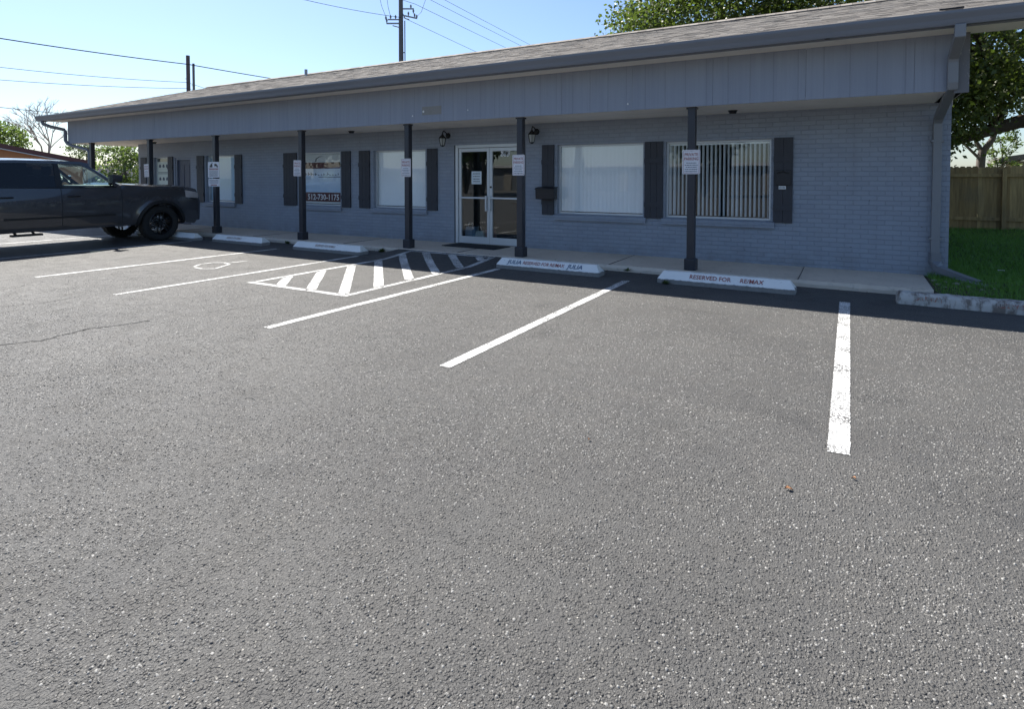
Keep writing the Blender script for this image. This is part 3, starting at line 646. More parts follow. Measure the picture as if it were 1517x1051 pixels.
# posters inside the windows
a, b = -12.22, -10.74; y = GY+.012
t = thing('window_banner', 'window banner with maroon bands, pale picture and a white phone number', 'banner', (0,0,0))
MB().box(a+.04, b-.04, y, y+.004, .845, 2.085).build('card', M['posterback'], t)
MB().box(a+.04, b-.04, y-.004, y-.001, 1.13, 1.72).build('picture', M['poster'], t)
m = MB(); m.box(a+.04, b-.04, y-.004, y-.001, 1.725, 1.88); m.box(a+.04, b-.04, y-.004, y-.001, .895, 1.125); m.build('maroon_band', M['maroon'], t)
MB().join(*text_geo('512-730-1175', .20, ((a+b)/2+.02, y-.0055, 1.0), (1,0,0), (0,0,1), bold=.004, sx=1.0)).build('phone_number', M['white'], t, fix=False)
m = MB(); r = random.Random(5); x = a+.12
while x < b-.18:
    w = r.uniform(.03,.09); h = r.uniform(.02,.085); m.box(x, x+w*.35, y-.006, y-.0045, 1.55, 1.55+h); m.box(x+w*.2, x+w, y-.006, y-.0045, 1.55+h*.3, 1.55+h*.55); x += w+.025
m.box(a+.6, b-.12, y-.006, y-.0045, 1.505, 1.522)
m.prism([(-11.75,1.90),(-11.72,1.98),(-11.60,2.03),(-11.45,2.035),(-11.6,2.01),(-11.69,1.96),(-11.7,1.90)], 'y', y-.003, y-.001)
m.build('script_lettering', M['ink'], t)
t = thing('notice_board', 'pale notice sheet with rows of small dark pictures in the far left window', 'poster', (0,0,0))
MB().box(-18.84,-18.16,GY-.012,GY-.006,.90,1.99).build('sheet', M['notice'], t)
m = MB()
for z in (1.86,1.46,1.06):
    for k in range(3): x = -18.68+.19*k; m.prism([(x-.05,z-.05),(x+.05,z-.05),(x+.06,z+.0),(x+.02,z+.05),(x-.03,z+.05),(x-.06,z)], 'y', GY-.015, GY-.0125)
for z in (1.66,1.62,1.26,1.22): m.box(-18.78,-18.22,GY-.015,GY-.0125,z-.008,z+.008)
m.build('small_picture', M['ink'], t)
t = thing('door_notice', 'small pale paper notice taped inside the left entrance door', 'notice', (0,0,0))
MB().box(-6.93,-6.68,DY-.0075,DY-.0045,1.36,1.63).build('paper_sheet', M['paper'], t)
m = MB()
for k in range(4): small_lines(m, -6.89, -6.72, 1.58-.055*k, .016, DY-.008, 70+k)
m.build('lettering', M['ink'], t)
tag(MB().prism([(-7.25,9.62),(-5.95,9.56),(-5.90,10.12),(-7.22,10.16)], 'z', .092, .108).build('door_mat', M['mat']), 'black rubber door mat in front of the entrance doors', 'mat')
# a few things standing just inside the glass door
def bag(x, y, w, h, mat, label, nm='shopping_bag'):
    t = thing(nm, label, 'bag', (x, y, .10), random.uniform(-.3,.3))
    MB().grid([[(-w/2*k,-.07*k,z),(w/2*k,-.07*k,z),(w/2*k,.07*k,z),(-w/2*k,.07*k,z)] for z, k in ((0,1),(h*.5,1.05),(h,.9))], True).build('bag_body', mat, t)
    MB().tube([(-w*.2,-.06,h),(-w*.15,-.06,h+.1),(w*.15,-.06,h+.1),(w*.2,-.06,h)], .006, 5).build('bag_handle', M['paledebris'], t)
bag(-7.03, 10.42, .26, .34, simple('blue_bag_paper', (.25,.32,.42), .6), 'blue grey carrier bag on the floor behind the left glass door')
bag(-6.79, 10.40, .20, .26, M['paledebris'], 'white carrier bag on the floor behind the left glass door')
bag(-6.57, 10.44, .20, .30, simple('pink_bag_paper', (.42,.22,.2), .6), 'reddish carrier bag on the floor behind the left glass door')
t = thing('reception_desk', 'brown reception desk standing in the dark lobby behind the entrance', 'desk', (-6.6, 13.2, .10))
MB().box(-.75,.75,-.35,.35,0,.72).build('desk_body', M['wood'], t, bevel=.01); MB().box(-.82,.82,-.42,.42,.721,.76).build('desk_top', M['wood'], t, bevel=.008)

# parking blocks
def pblock(x0, x1, label, words, yb=8.19):
    t = thing('parking_block', label, 'parking block', ((x0+x1)/2, yb, 0), 0, 'concrete parking blocks along the walkway')
    L = (x1-x0)/2; sec = [(0,0,0),(0,.06,0),(.09,.165,.07),(.15,.165,.07),(.24,.06,0),(.24,0,0)]; rows = []
    xs_ = [-1] + [-1+2*i/26 for i in range(1,26)] + [1]
    for u in xs_:
        r = []
        for (yy, zz, ins) in sec:
            j = random.uniform(-.003,.003); r.append((u*(L-ins), yy+(.02 if abs(u) == 1 and ins == 0 and yy < .1 else 0)+j, zz+(random.uniform(-.004,.004) if zz > 0 else 0)))
        rows.append(r)
    m = MB().grid(rows); m.face(rows[0]); m.face(rows[-1]); m.build('block_body', M['block'], t, smooth=25)
    ey = Vector((0,.09,.105)).normalized(); nrm = Vector((0,-.105,.09)).normalized()
    for txt, xo, s, mat, sh, k in words:
        mm = MB(); mm.join(*text_geo(txt, s, Vector((xo,.045,.1125))+nrm*.007, (1,0,0), ey, shear=sh, bold=.0008, sx=k)); mm.build('lettering', M[mat], t, fix=False)
pblock(-5.06,-3.24, 'white parking block with blue words at both ends and red words between', [('JULIA',-.57,.105,'navy',.15,1.0),('JULIA',.50,.105,'navy',.15,1.0),('RESERVED FOR RE/MAX',-.05,.085,'red',.1,.82)])
pblock(-2.36,-.58, 'white parking block with bold red lettering near the post before the open blinds', [('RESERVED FOR',-.17,.095,'red',0,.86),('RE/MAX',.36,.09,'red',.15,.92)])
pblock(-10.05,-8.13, 'white parking block with reddish lettering just left of the striped aisle', [('RESERVED FOR RE/MAX',-.02,.075,'fadedred',0,.72)])
pblock(-12.92,-11.13, 'white parking block between the towing sign post and the next post right', [('RESERVED FOR RE/MAX',-.1,.07,'fadedred',0,.72)], 8.25)
pblock(-15.9,-13.42, 'white parking block with its end showing just past the truck front wheel', [], 8.12)
t = thing('parking_block', 'weathered bare parking block with faded red letters lying beside the lawn', 'parking block', (0,0,0), 0, 'concrete parking blocks along the walkway')
rows = []; n = 60
for i in range(n+1):
    x = .505+1.85*i/n; yb = 8.255-.045*(i/n); e = (i in (0, n)); r = []
    for (yy, zz) in ((0,0),(-.004,.055),(.012,.105),(.045,.135),(.15,.14),(.185,.10),(.19,0)):
        big = .014 if (i/n > .62 and zz in (0,.055)) else .004
        r.append((x+(.03 if e and i == 0 and zz > .1 else 0), yb+yy+random.uniform(-big,big), max(0, zz+(random.uniform(-.005,.004) if zz else 0))))
    rows.append(r)
m = MB().grid(rows); m.face(rows[0]); m.face(rows[-1]); m.build('block_body', M['oldblock'], t, smooth=35)
for txt, x, s in (('J.MURRAY', .81, .075), ('RESERVED FOR', 1.62, .068)):
    mm = MB(); mm.join(*text_geo(txt, s, (x, 8.262-.045*(x-.5)/1.85-.010, .082), (1,-.024,0), (0,.2,1), bold=.002, sx=.85)); mm.build('lettering', M['fadedred'], t, fix=False)

# ------------------------------------------------------------------ lawn, fence, litter
def lz(x, y): return .015 + .02*math.sin(x*1.3+y*.7)+.05*min(1, max(0, (y-8.6)/1.2))
m = MB(); rows = []
for j in range(40):
    y = 8.47+ (26-8.47)*j/39; rows.append([(.94+ (16-.94)*i/24, y, lz(.94+(16-.94)*i/24, y)) for i in range(25)])
struct(m.grid(rows).build('lawn', M['soil'], smooth=60))
N = 46000; u = RNG.random((N, 8)); yy = 8.75 + (20.6-8.75)*u[:,0]**1.5; xx = np.where(yy < 10.3, .98, 1.25) + (6.8-1.0)*u[:,1]*np.clip((yy-6.2)/9, .25, 1)
keep = ~((yy < 9.35) & (u[:,7] < .75-(yy-8.75)))
xx, yy, u = xx[keep], yy[keep], u[keep]; N = len(xx)
zz = .015 + .02*np.sin(xx*1.3+yy*.7)+.05*np.clip((yy-8.6)/1.2, 0, 1); an = u[:,2]*2*PI; hh = .035+.06*u[:,3]; ww = .004+.005*u[:,4]; lean = (u[:,5]-.5)*.12; l2 = (u[:,6]-.5)*.12
bx, by = np.cos(an)*ww, np.sin(an)*ww
V = np.stack([np.stack([xx-bx,yy-by,zz],1), np.stack([xx+bx,yy+by,zz],1), np.stack([xx+lean,yy+l2,zz+hh],1)],1).reshape(-1,3)
tag(fast_mesh('grass', V, np.arange(N*3).reshape(-1,3), M['blade']), 'green mown lawn grass beside the building end wall', 'grass', kind='stuff')
# dirt and rubble at the end of the slab
m = MB(); rows = []
for j in range(14): rows.append([(.935+.13*i+random.uniform(-.02,.02)*(0<i), 8.50+.12*j+random.uniform(-.02,.02), lz(1,8.5+.12*j)+.012+.035*math.exp(-((i-2)**2+(j-5)**2)/9)*random.uniform(.6,1.2)-(.03 if i == 9 or j == 13 or j == 0 else 0)) for i in range(10)])
struct(m.grid(rows).build('dirt', M['dirt'], smooth=60))
def rock(m, c, r):
    bm = bmesh.new(); bmesh.ops.create_icosphere(bm, subdivisions=1, radius=r)
    sx, sy = random.uniform(.7,1.5), random.uniform(.6,1.1); vs = [(v.co.x*sx*random.uniform(.8,1.2)+c[0], v.co.y*sy*random.uniform(.8,1.2)+c[1], v.co.z*.55*random.uniform(.7,1.2)+c[2]) for v in bm.verts]
    m.join(vs, [tuple(v.index for v in f.verts) for f in bm.faces]); bm.free()
m = MB()
for x, y, r in [(1.12,9.55,.05),(1.22,9.45,.07),(1.02,9.35,.045),(1.34,9.36,.05),(1.08,9.2,.035),(1.45,9.2,.04),(1.2,9.1,.03),(1.0,9.6,.06),(1.3,9.62,.04),(1.6,9.35,.03)]: rock(m, (x, y, lz(x,y)+.035), r*.62)
tag(m.build('rubble', M['stone']), 'pale broken rubble under the downspout end beside the walkway', 'rubble', kind='stuff')
tag(MB().obox((1.50,9.66,.10), (.20,-.16,-.035), (.055,.07,0), (0,0,.006)).build('splash_tray', M['gutter'], bevel=.004), 'flat dark splash tray lying below the kicked out downspout', 'splash block')
m = MB()
for i in range(240):
    x = random.uniform(-13,.9) if i < 200 else random.uniform(-20,1.8); y = random.gauss(8.80,.05) if random.random() < .8 else random.uniform(7.2,8.7); z = gnd(x, y)+.008
    if random.random() < .18: y, z = 8.88+abs(random.gauss(0,.12)), .102
    a = random.uniform(0,2*PI); r = random.uniform(.006,.022); c, s = math.cos(a)*r, math.sin(a)*r; q = random.uniform(.3,.7)
    m.face([(x-c,y-s,z),(x+s*q,y-c*q,z+.006),(x+c,y+s,z+.004),(x-s*q,y+c*q,z+.002)])
tag(m.build('leaf_litter', simple('leaf_litter_brown', (.07,.055,.04), .9, 0, .5, 20, 0, 0)), 'small dead leaves gathered along the walkway edge', 'leaves', kind='stuff')
for i, (x, y, lab) in enumerate(((-.23,3.04,'curled tan leaf on the asphalt below the nearest white line'), (-1.26,3.05,'small pale brown leaf on the open asphalt left of the nearest line'), (.04,3.31,'small brown leaf just below the end of the nearest white line'))):
    m = MB(); r = (.019, .012, .012)[i]
    m.grid([[(-r+2*r*k/4, (.5-abs(k/4-.5))*s*r*1.5, .006+.006*abs(s)+.006*math.sin(k)) for s in (-1,0,1)] for k in range(5)])
    o = m.build('fallen_leaf', M['dry'], smooth=80, loc=(x,y,0)); o.rotation_euler = (0,0,1.1*i+.4); tag(o, lab, 'leaf', 'fallen leaves on the asphalt')
for i, (x, y, z, lab) in enumerate(((2.0,11.3,.09,'pale scrap on the lawn near the building corner'), (2.15,9.75,.09,'pale scrap on the lawn beyond the downspout tray'), (-2.05,8.35,.008,'small white scrap on shaded asphalt left of the bold red lettered block'))):
    m = MB().grid([[(-.04+.04*k, -.02+.02*j, .012*((k+j) % 2)) for j in range(3)] for k in range(3)]); tag(m.build('litter_scrap', M['paledebris'], loc=(x,y,z)), lab, 'litter', 'pale scraps of litter')
def weed(x, y, z, s, n, lab, hue='weed'):
    V, Q = [], []
    for i in range(n):
        a = random.uniform(0,2*PI); el = random.uniform(.3,1.3); l = s*random.uniform(.5,1); w = l*.13
        d = Vector((math.cos(a)*math.cos(el), math.sin(a)*math.cos(el), math.sin(el))); sd = Vector((-math.sin(a), math.cos(a), 0))*w; b = len(V); c = Vector((random.uniform(-.2,.2)*s, random.uniform(-.1,.1)*s, 0))
        V += [c, c+d*l*.5+sd, c+d*l-Vector((0,0,l*.2)), c+d*l*.5-sd]; Q.append((b,b+1,b+2,b+3))
    o = fast_mesh('weed', [tuple(v) for v in V], Q, M[hue]); o.location = (x,y,z); tag(o, lab, 'weed', 'weeds in the pavement cracks')
weed(-2.22,8.15,0,.10,40,'small weed on the shaded asphalt between the two nearest white blocks'); weed(-11.0,8.84,0,.11,50,'weed growing at the walkway edge behind the far lettered block')
weed(-8.15,8.82,0,.12,60,'clump of weeds at the walkway edge right of the aisle side block'); weed(-4.55,8.87,.02,.06,25,'tiny weed on the chipped edge behind the blue lettered block'); weed(-9.95,8.84,0,.13,40,'weed at the walkway edge behind the aisle side block')
weed(-3.02,8.84,.02,.09,26,'weed at the walkway edge between the two nearest white blocks')
# cedar fence
FY = 20.6
t = thing('wooden_fence', 'brown weathered cedar picket fence behind the lawn', 'fence', (0,FY,0))
m = MB(); x = -2.5
while x < 9.5:
    w = .138; h = 1.80+random.uniform(-.018,.03); y = random.uniform(-.006,.006); z0 = .03
    m.prism([(x,z0),(x+w,z0),(x+w,h-.035),(x+w-.03,h),(x+.03,h),(x,h-.035)], 'y', y, y+.018); x += w + random.choice((.0005,.001,.001,.002,.006))
m.build('picket_panel', M['fence'], t)
for z in (.35,1.56): MB().box(-2.5,9.5,-.048,-.008,z-.045,z+.045).build('rail', M['fence'], t)
for x in (-1.2,1.2,3.65,6.1,8.5): MB().box(x-.045,x+.045,-.139,-.049,.0,1.74).build('fence_post', M['fence'], t)

# ------------------------------------------------------------------ trees
def leaf_arrays(cent, sizes, flat=.0):
    n = len(cent); a = RNG.normal(size=(n,3)); a /= np.linalg.norm(a, axis=1)[:,None]
    b = RNG.normal(size=(n,3)); b[:,2] += flat; b -= a*np.sum(a*b,1)[:,None]; b /= np.linalg.norm(b, axis=1)[:,None]; c = np.cross(a, b)
    s = sizes[:,None]; V = np.stack([cent-a*s*.5, cent+b*s*.30+c*s*.08, cent+a*s*.55, cent-b*s*.30+c*s*.08],1).reshape(-1,3)
    return V, np.arange(n*4).reshape(-1,4)
def branches(base, tips, r0, seed):
    r = random.Random(seed); m = MB()
    for tip in tips:
        b, e = Vector(base), Vector(tip); L = (e-b).length; pts = []
        for k in range(8):
            u = k/7; p = b.lerp(e, u) + Vector((0,0,L*.10*math.sin(PI*u))) + Vector([r.uniform(-1,1)*L*.025*(0 < k < 7) for _ in range(3)]); pts.append(p)
        m.tube(pts, [max(.012, r0*(1-.88*k/7)) for k in range(8)], 7, True)
        for q in range(5):
            p = pts[r.randint(2,6)]; d = Vector((r.uniform(-1,1), r.uniform(-1,1), r.uniform(-.2,.9))).normalized()*L*r.uniform(.15,.3)
            m.tube([p, p+d*.5+Vector((0,0,.1)), p+d], [r0*.25, r0*.15, .01], 5, True)
    return m
def crown_points(n_cl, per, c, rad, spread, cond=None, shell=.45):
    P = []
    while len(P) < n_cl:
        d = RNG.normal(size=3); d /= np.linalg.norm(d); k = shell + (1-shell)*RNG.random()**.6; p = np.array(c)+d*np.array(rad)*k
        if cond is None or cond(p): P.append(p)
    P = np.array(P); Q = np.repeat(P, per, 0) + RNG.normal(size=(n_cl*per,3))*spread*np.array([1,1,.7]); return Q
def gap(p):                                  # the open air under the low limb
    x, y, z = p
    if z < 2.0: return False
    if x > 3.6 and z < 3.7+.18*(x-3.6): return False
    if x > 2.2 and z < 2.2 + .55*(x-2.2): return False
    return True
T = thing('oak_tree', 'large spreading oak with a heavy low limb behind the wooden fence', 'tree', (6.9,26.5,0))
m = MB().tube([(0,0,-.1),(0.02,.05,1.2),(-.05,.1,2.6),(-.3,0,3.6)], [.55,.42,.40,.36], 14)
m.tube([(-.1,.05,3.0),(-1.0,-.3,3.45),(-1.9,-.5,3.42),(-2.7,-.8,3.15),(-3.6,-1.2,2.85),(-4.6,-1.7,2.55),(-6.0,-2.0,2.7)], [.30,.25,.235,.21,.19,.15,.06], 10)
for v, f in [((lambda q: (q.v, q.f))(branches((-.3,0,3.5), [(-4,-2,7.5),(-8,-2.5,9),(-11,-3,8.5),(-6,1,11),(0,-2,10),(3,0,9),(-1,3,11),(-7,-4,6.5),(-13,-3,7.5)], .22, 4)))]: m.join(v, f)
for v, f in [((lambda q: (q.v, q.f))(branches((-2.7,-.8,3.15), [(-3.6,-2.2,4.8),(-5,-2,4.2),(-2.6,-2.4,4.6),(-1.6,-1.6,4.9)], .09, 9)))]: m.join(v, f)
m.build('trunk', M['bark'], T, smooth=50)
Q = crown_points(2700, 34, (2.2,24.5,8.2), (10.6,5.6,5.6), .36, gap)
Q2 = crown_points(300, 34, (2.6,24.6,3.9), (2.2,1.8,2.0), .30, gap)
Q3 = crown_points(40, 30, (2.0,24.4,2.6), (1.0,.8,.8), .25, lambda p: p[2] > 1.9 and p[0] < 2.75)
Q4 = crown_points(330, 34, (-4.6,22.6,7.3), (4.2,2.2,1.7), .32)
Q = np.concatenate([Q,Q2,Q3,Q4]); V, F_ = leaf_arrays(Q, .11+.09*RNG.random(len(Q)), .4); V -= np.array((6.9,26.5,0)); fast_mesh('crown', V, F_, M['leaf'], T)
def small_tree(name, loc, h, r, n, mat, trunkmat, label, cat='tree', group=None, z0=.35, leafs=.14, tr=.09, per=26):
    T = thing(name, label, cat, loc, 0, group)
    m = branches((0,0,0), [(random.uniform(-r,r)*.7, random.uniform(-r,r)*.7, h*random.uniform(.6,.95)) for _ in range(5)], tr, hash(label) % 1000)
    m.build('trunk', trunkmat, T, smooth=60)
    Q = crown_points(n, per, (0,0,h*(z0+(1-z0)/2)), (r,r,h*(1-z0)/2), r*.13, None, .35); V, F_ = leaf_arrays(Q, leafs*(.7+.6*RNG.random(len(Q))), .3); fast_mesh('crown', V, F_, mat, T); return T
# forked young tree beyond the fence
T = thing('forked_tree', 'slim forked tree trunk rising behind the fence under the oak', 'tree', (4.78,31.6,0))
m = MB().tube([(0,0,-.1),(.0,0,1.2),(.05,0,2.3),(.1,0,2.7)], [.20,.18,.16,.15], 9); m.tube([(.08,0,2.6),(-.12,0,3.0),(-.18,0,3.7),(-.3,0,4.6)], [.10,.085,.07,.04], 7); m.tube([(.1,0,2.6),(.4,0,3.1),(.62,0,3.9),(.7,0,5.0)], [.13,.11,.09,.05], 7); m.tube([(0,0,2.3),(-.5,0,2.9),(-.75,0,3.5)], [.06,.05,.03], 6)
m.build('trunk', M['paletrunk'], T, smooth=60)
Q = crown_points(60, 26, (.1,0,5.2), (1.7,1.4,1.3), .25); V, F_ = leaf_arrays(Q, .10+.06*RNG.random(len(Q))); fast_mesh('crown', V, F_, M['leaf'], T)
# low hedge growth far behind fence and neighbouring house
small_tree('shrub', (6.55,37.2,0), 4.3, .75, 46, M['leafpale'], M['paletrunk'], 'pale green pointed shrub beside the tan house behind the fence', 'shrub', None, .3, .13, .06)
small_tree('shrub', (2.9,35.5,0), 2.5, 1.6, 60, M['leafpale'], M['paletrunk'], 'low pale green bush just above the fence at the building corner', 'shrub', None, .2, .14, .06)
H = thing('tan_house', 'tan house with a dark low roof beyond the fence at the right', 'house', (11.6,38.5,0), -.10)
MB().box(-4.2,5,0,6,-.1,2.35).build('wall', M['tanwall'], H)
MB().prism([(-5.0,2.25),(5.5,3.95),(5.5,4.2),(-5.0,2.52)], 'y', -.7, 6.6).build('roof', M['greyroof'], H)
m = MB().box(-1.5,-.3,-.03,.03,1.5,2.1); m.build('window', M['darkglass'], H)

# left side of the street
O = thing('orange_building', 'low orange stucco building with a dark red roof edge behind the truck', 'building', (-43.04,19.06,0), math.atan2(-.836,-.548))
def skew(xa, xb, ya, yb, za0, za1, zb0, zb1, k=.35):   # wall slab under a sloping edge; the side runs back along the plot line
    m = MB(); P8 = [(xa,ya,za0),(xb,ya,zb0),(xb,yb,zb0),(xa,yb,za0),(xa,ya,za1),(xb,ya,zb1),(xb,yb,zb1),(xa,yb,za1)]
    m.v = [(x+k*(-y), y, z) for x, y, z in P8]; m.f = [(0,3,2,1),(4,5,6,7),(0,1,5,4),(1,2,6,5),(2,3,7,6),(3,0,4,7)]; return m
skew(.25,16,-5,0,-.1,2.40,-.1,5.9).build('wall', M['orange'], O)
skew(0,16.4,-5.4,.5,2.36,2.60,5.95,6.25).build('roof', M['redroof'], O)
skew(.1,16.2,.51,.54,2.27,2.33,5.87,5.93).build('roof_trim', M['palewall'], O)
m = MB()
for k in range(3): m.box(2+k*4, 3.4+k*4, .0, .03, .9, 2.0)
m.build('window', M['darkglass'], O)
P = thing('pale_building', 'distant pale flat roofed building seen through the open end of the walkway', 'building', (-62,33,0), .5)
MB().box(-6,9,-4,4,-.1,2.5).build('wall', M['palewall'], P); MB().box(-6.2,9.2,-4.2,4.2,2.5,2.7).build('roof', M['palewall'], P); MB().box(-3,-1,-4.04,-4.005,.8,1.9).build('window', M['darkglass'], P)
small_tree('bush', (-32.6,16.2,0), 3.55, 1.25, 130, M['leafpale'], M['paletrunk'], 'bright green leafy bush seen past the left end of the building', 'bush', None, .15, .15, .05, 22)
small_tree('tree', (-55.5,24.6,0), 4.9, 1.5, 70, M['leafdark'], M['paletrunk'], 'dark leafy tree above the low end of the orange roof by the corner post', 'tree', None, .55, .16, .07, 22)
small_tree('tree', (-70,36,0), 5.2, 2.0, 60, M['leafdark'], M['paletrunk'], 'dull green bushy tree far off behind the bare tree', 'tree', None, .3, .22, .1, 22)
small_tree('tree', (-75.5,25.4,0), 7.2, 2.6, 150, M['leafpale'], M['paletrunk'], 'green round tree above the orange roof at the left edge', 'tree', None, .35, .3, .15, 24)
T = thing('bare_tree', 'leafless branching tree above the orange roof', 'tree', (-72,28.2,0)); m = MB(); r = random.Random(21)
def grow(p, dv, l, rad, dep):
    q = p + dv*l*.5 + Vector((r.uniform(-.06,.06)*l, r.uniform(-.06,.06)*l, 0)); e = p + dv*l; m.tube([p, q, e], [rad, rad*.85, rad*.7], 5, False)
    if dep == 0: return
    for _ in range(3 if dep > 1 else 4):
        n = (dv + Vector((r.uniform(-1,1), r.uniform(-1,1), r.uniform(-.25,.75)))*.85).normalized(); grow(e, n, l*r.uniform(.58,.85), rad*.6, dep-1)
grow(Vector((0,0,-.1)), Vector((.05,0,1)), 3.0, .17, 5); m.build('trunk', simple('pale_bare_wood', (.30,.27,.25), .9, 0, .2, 2, 0, 0), T)

# utility poles and wires
P = thing('utility_pole', 'tall grey utility pole with insulators on brackets rising behind the roof', 'utility pole', (-23.46,27.2,0))
MB().tube([(0,0,-.3),(0,0,6),(.0,0,14.0)], [.17,.155,.12], 14).build('pole', M['pole'], P, smooth=60)
ax = Vector((.865,.5,0))
m = MB(); k = Vector((.5,-.865,0))
a = ax*-.1; m.obox(Vector((0,0,10.75))-ax*.45, ax*.42, k*.045, (0,0,.04)); m.obox(Vector((0,0,10.98))-ax*.42, ax*.36, k*.04, (0,0,.035)); m.obox(Vector((0,0,11.15))+ax*.5, ax*.46+Vector((0,0,-.10)), k*.04, (0,0,.04)); m.obox(Vector((0,0,11.62))+ax*.42, ax*.36, k*.04, (0,0,.035))
m.tube([Vector((0,0,10.5))-ax*.05, Vector((0,0,10.62))-ax*.5], .03, 6); m.tube([Vector((0,0,11.35))+ax*.1, Vector((0,0,11.05))+ax*.25, Vector((0,0,10.98))+ax*.5], .035, 6)
m.build('bracket', M['aludark'], P)
for x, z in ((-.85,10.78),(-.62,11.0),(-.32,11.0),(-.9,10.95),(.45,11.2),(.82,11.1),(.95,11.02),(.6,11.62),(.75,11.35)):
    c = ax*x; MB().lathe([(0,.26),(.03,.25),(.03,.2),(.06,.19),(.06,.16),(.03,.15),(.06,.12),(.06,.09),(.03,.08),(.035,0),(0,0)], 10, 'z', (c.x, c.y, z)).build('insulator', M['porcelain'], P, smooth=40)
m = MB(); c = ax*.24 + k*.05; m.tube([c+Vector((0,0,.0)), c+Vector((0,0,10.9))], .03, 6)
for z in (3,5,7,9): m.obox(c*.5+Vector((0,0,z)), c*.5, k*.03, (0,0,.02))
m.build('conduit', M['metalblack'], P)
m = MB(); c = ax*-.9
for q in ((-.9,.95,-1.4,12.9), (-.62,1.2,-.9,12.8), (.95,11.2,1.5,12.2)):
    s = Vector((0,0,11.15))+ax*q[0]; e = Vector((0,0,q[3]))+ax*q[2]; m.tube([s, s.lerp(e,.5)-Vector((0,0,.25)), e], .012, 5)
m.build('jumper_cable', M['wire'], P)
for x, y, h, r_, mt, lab in ((-54.2,32.6,13.0,.165,'brownpole','thicker brown pole top standing above the roof at left'), (-58.66,35.85,13.23,.115,'pole','thinner grey pole top just right of the thicker brown one')):
    P = thing('utility_pole', lab, 'utility pole', (x,y,0), 0, 'pole tops above the roof'); MB().tube([(0,0,-.2),(0,0,h)], [r_*1.2, r_], 10).build('pole', M[mt], P, smooth=60)
    MB().tube([(.0,-r_,h*.83),(0,-r_-.12,h*.83)], .03, 6).build('wire_bracket', M['aludark'], P)
P = thing('utility_pole', 'slim far pole seen through the open end of the walkway', 'utility pole', (-45.0,23.4,0)); MB().tube([(0,0,-.2),(0,0,4.0)], [.09,.08], 8).build('pole', M['brownpole'], P, smooth=60)
FCAM = 864.; YAW = math.atan(500/864.); PIT = math.atan(864/27000.)
fw = Vector((-math.sin(YAW)*math.cos(PIT), math.cos(YAW)*math.cos(PIT), -math.sin(PIT))); rt = Vector((math.cos(YAW), math.sin(YAW), 0)); upv = rt.cross(fw)
def w3(x, y, d): return Vector((0,0,1.5)) + (fw*FCAM + rt*(x-758) - upv*(y-290.65))*d/FCAM     # surveying aid: bearings measured once from the photo, turned into fixed world points
def wire(pts, r, sag, lab, n=16):
    m = MB(); P = []
    for i in range(len(pts)-1):
        for k in range(n + (i == len(pts)-2)): u = k/n; P.append(pts[i].lerp(pts[i+1], u) - Vector((0,0,sag*4*u*(1-u))))
    m.tube(P, r, 5); tag(m.build('power_line', M['wire']), lab, 'power line', 'overhead wires')
wire([w3(-260,13,26), w3(277,95,39), w3(640,150,56)], .030, .15, 'thickest overhead cable crossing the sky at left')
wire([w3(-200,73,43), w3(277,122,54.8), w3(420,158,80)], .022, .35, 'upper of two thin parallel wires ending at the pole tops')
wire([w3(-200,99,45), w3(277,131,54.8), w3(420,164,80)], .022, .35, 'lower of two thin parallel wires ending at the pole tops')
wire([w3(-200,133,34), w3(120,171,42), w3(300,190,50)], .020, .1, 'lowest short wire running behind the left end of the roof')
for (a, b, c, lab) in (((400,-13,29),(597,26,35),(886,158,80),'wire attached to the tall pole at its lowest bracket'), ((480,-50,29),(614,5.6,35),(900,140,80),'wire leaving the tall pole just above its lowest bracket'), ((440,-95,29),(597,-21,35),(910,135,80),'upper pair wire nearer the tall pole'), ((440,-110,29),(597,-33,35),(915,132,80),'upper pair wire farther from the tall pole')):
    wire([w3(*a), w3(*b), w3(*c)], .013, .12, lab)

# ------------------------------------------------------------------ pickup truck (nose towards the building)
TR = thing('pickup_truck', 'dark charcoal crew cab pickup truck parked nose in at left', 'pickup truck', (-15.10,7.78,0))
AX, RA = (0., -3.78), .50
def zlo(y):
    b = .41
    for c in AX:
        dy = abs(y-c)
        if dy < RA: b = max(b, .40+math.sqrt(max(0, RA*RA-dy*dy)))
    if y > .55: b = max(b, .44)
    return b
def interp(y, tab):
    for (a, va), (b, vb) in zip(tab, tab[1:]):
        if a <= y <= b: return va+(vb-va)*(y-a)/(b-a)
    return tab[0][1] if y < tab[0][0] else tab[-1][1]
HI = [(-5.0,1.28),(-4.6,1.31),(-3.36,1.315),(-3.3,1.305),(-2,1.285),(-.95,1.29),(-.82,1.335),(-.3,1.30),(.2,1.285),(.5,1.275),(.76,1.255),(.90,1.215),(.97,1.14),(1.0,1.0)]
PL = [(-5.0,.965),(-4.6,1.0),(0,1.0),(.4,.99),(.70,.98),(.92,.95),(1.0,.91)]
WZ = [(.38,.945),(.5,.975),(.75,.995),(.95,1.0),(1.06,.985),(1.2,.955),(1.34,.925)]
def xs_at(y, z):
    x = interp(z, WZ)*interp(y, PL)
    for c in AX:
        dd = math.hypot(y-c, (z-.42)); x += .045*max(0, 1-abs(dd-.53)/.10) if z > .42 else 0
    return x
Y = sorted(set([round(-5.0+.1*i,3) for i in range(60)] + [c+s*RA*math.cos(PI*i/24) for c in AX for i in range(13) for s in (-1,1)] + [c+s*(RA+.001) for c in AX for s in (-1,1)] + [.92,.95,.98,1.0]))
Y = [y for y in Y if -5.0 <= y <= 1.001]; rows = []
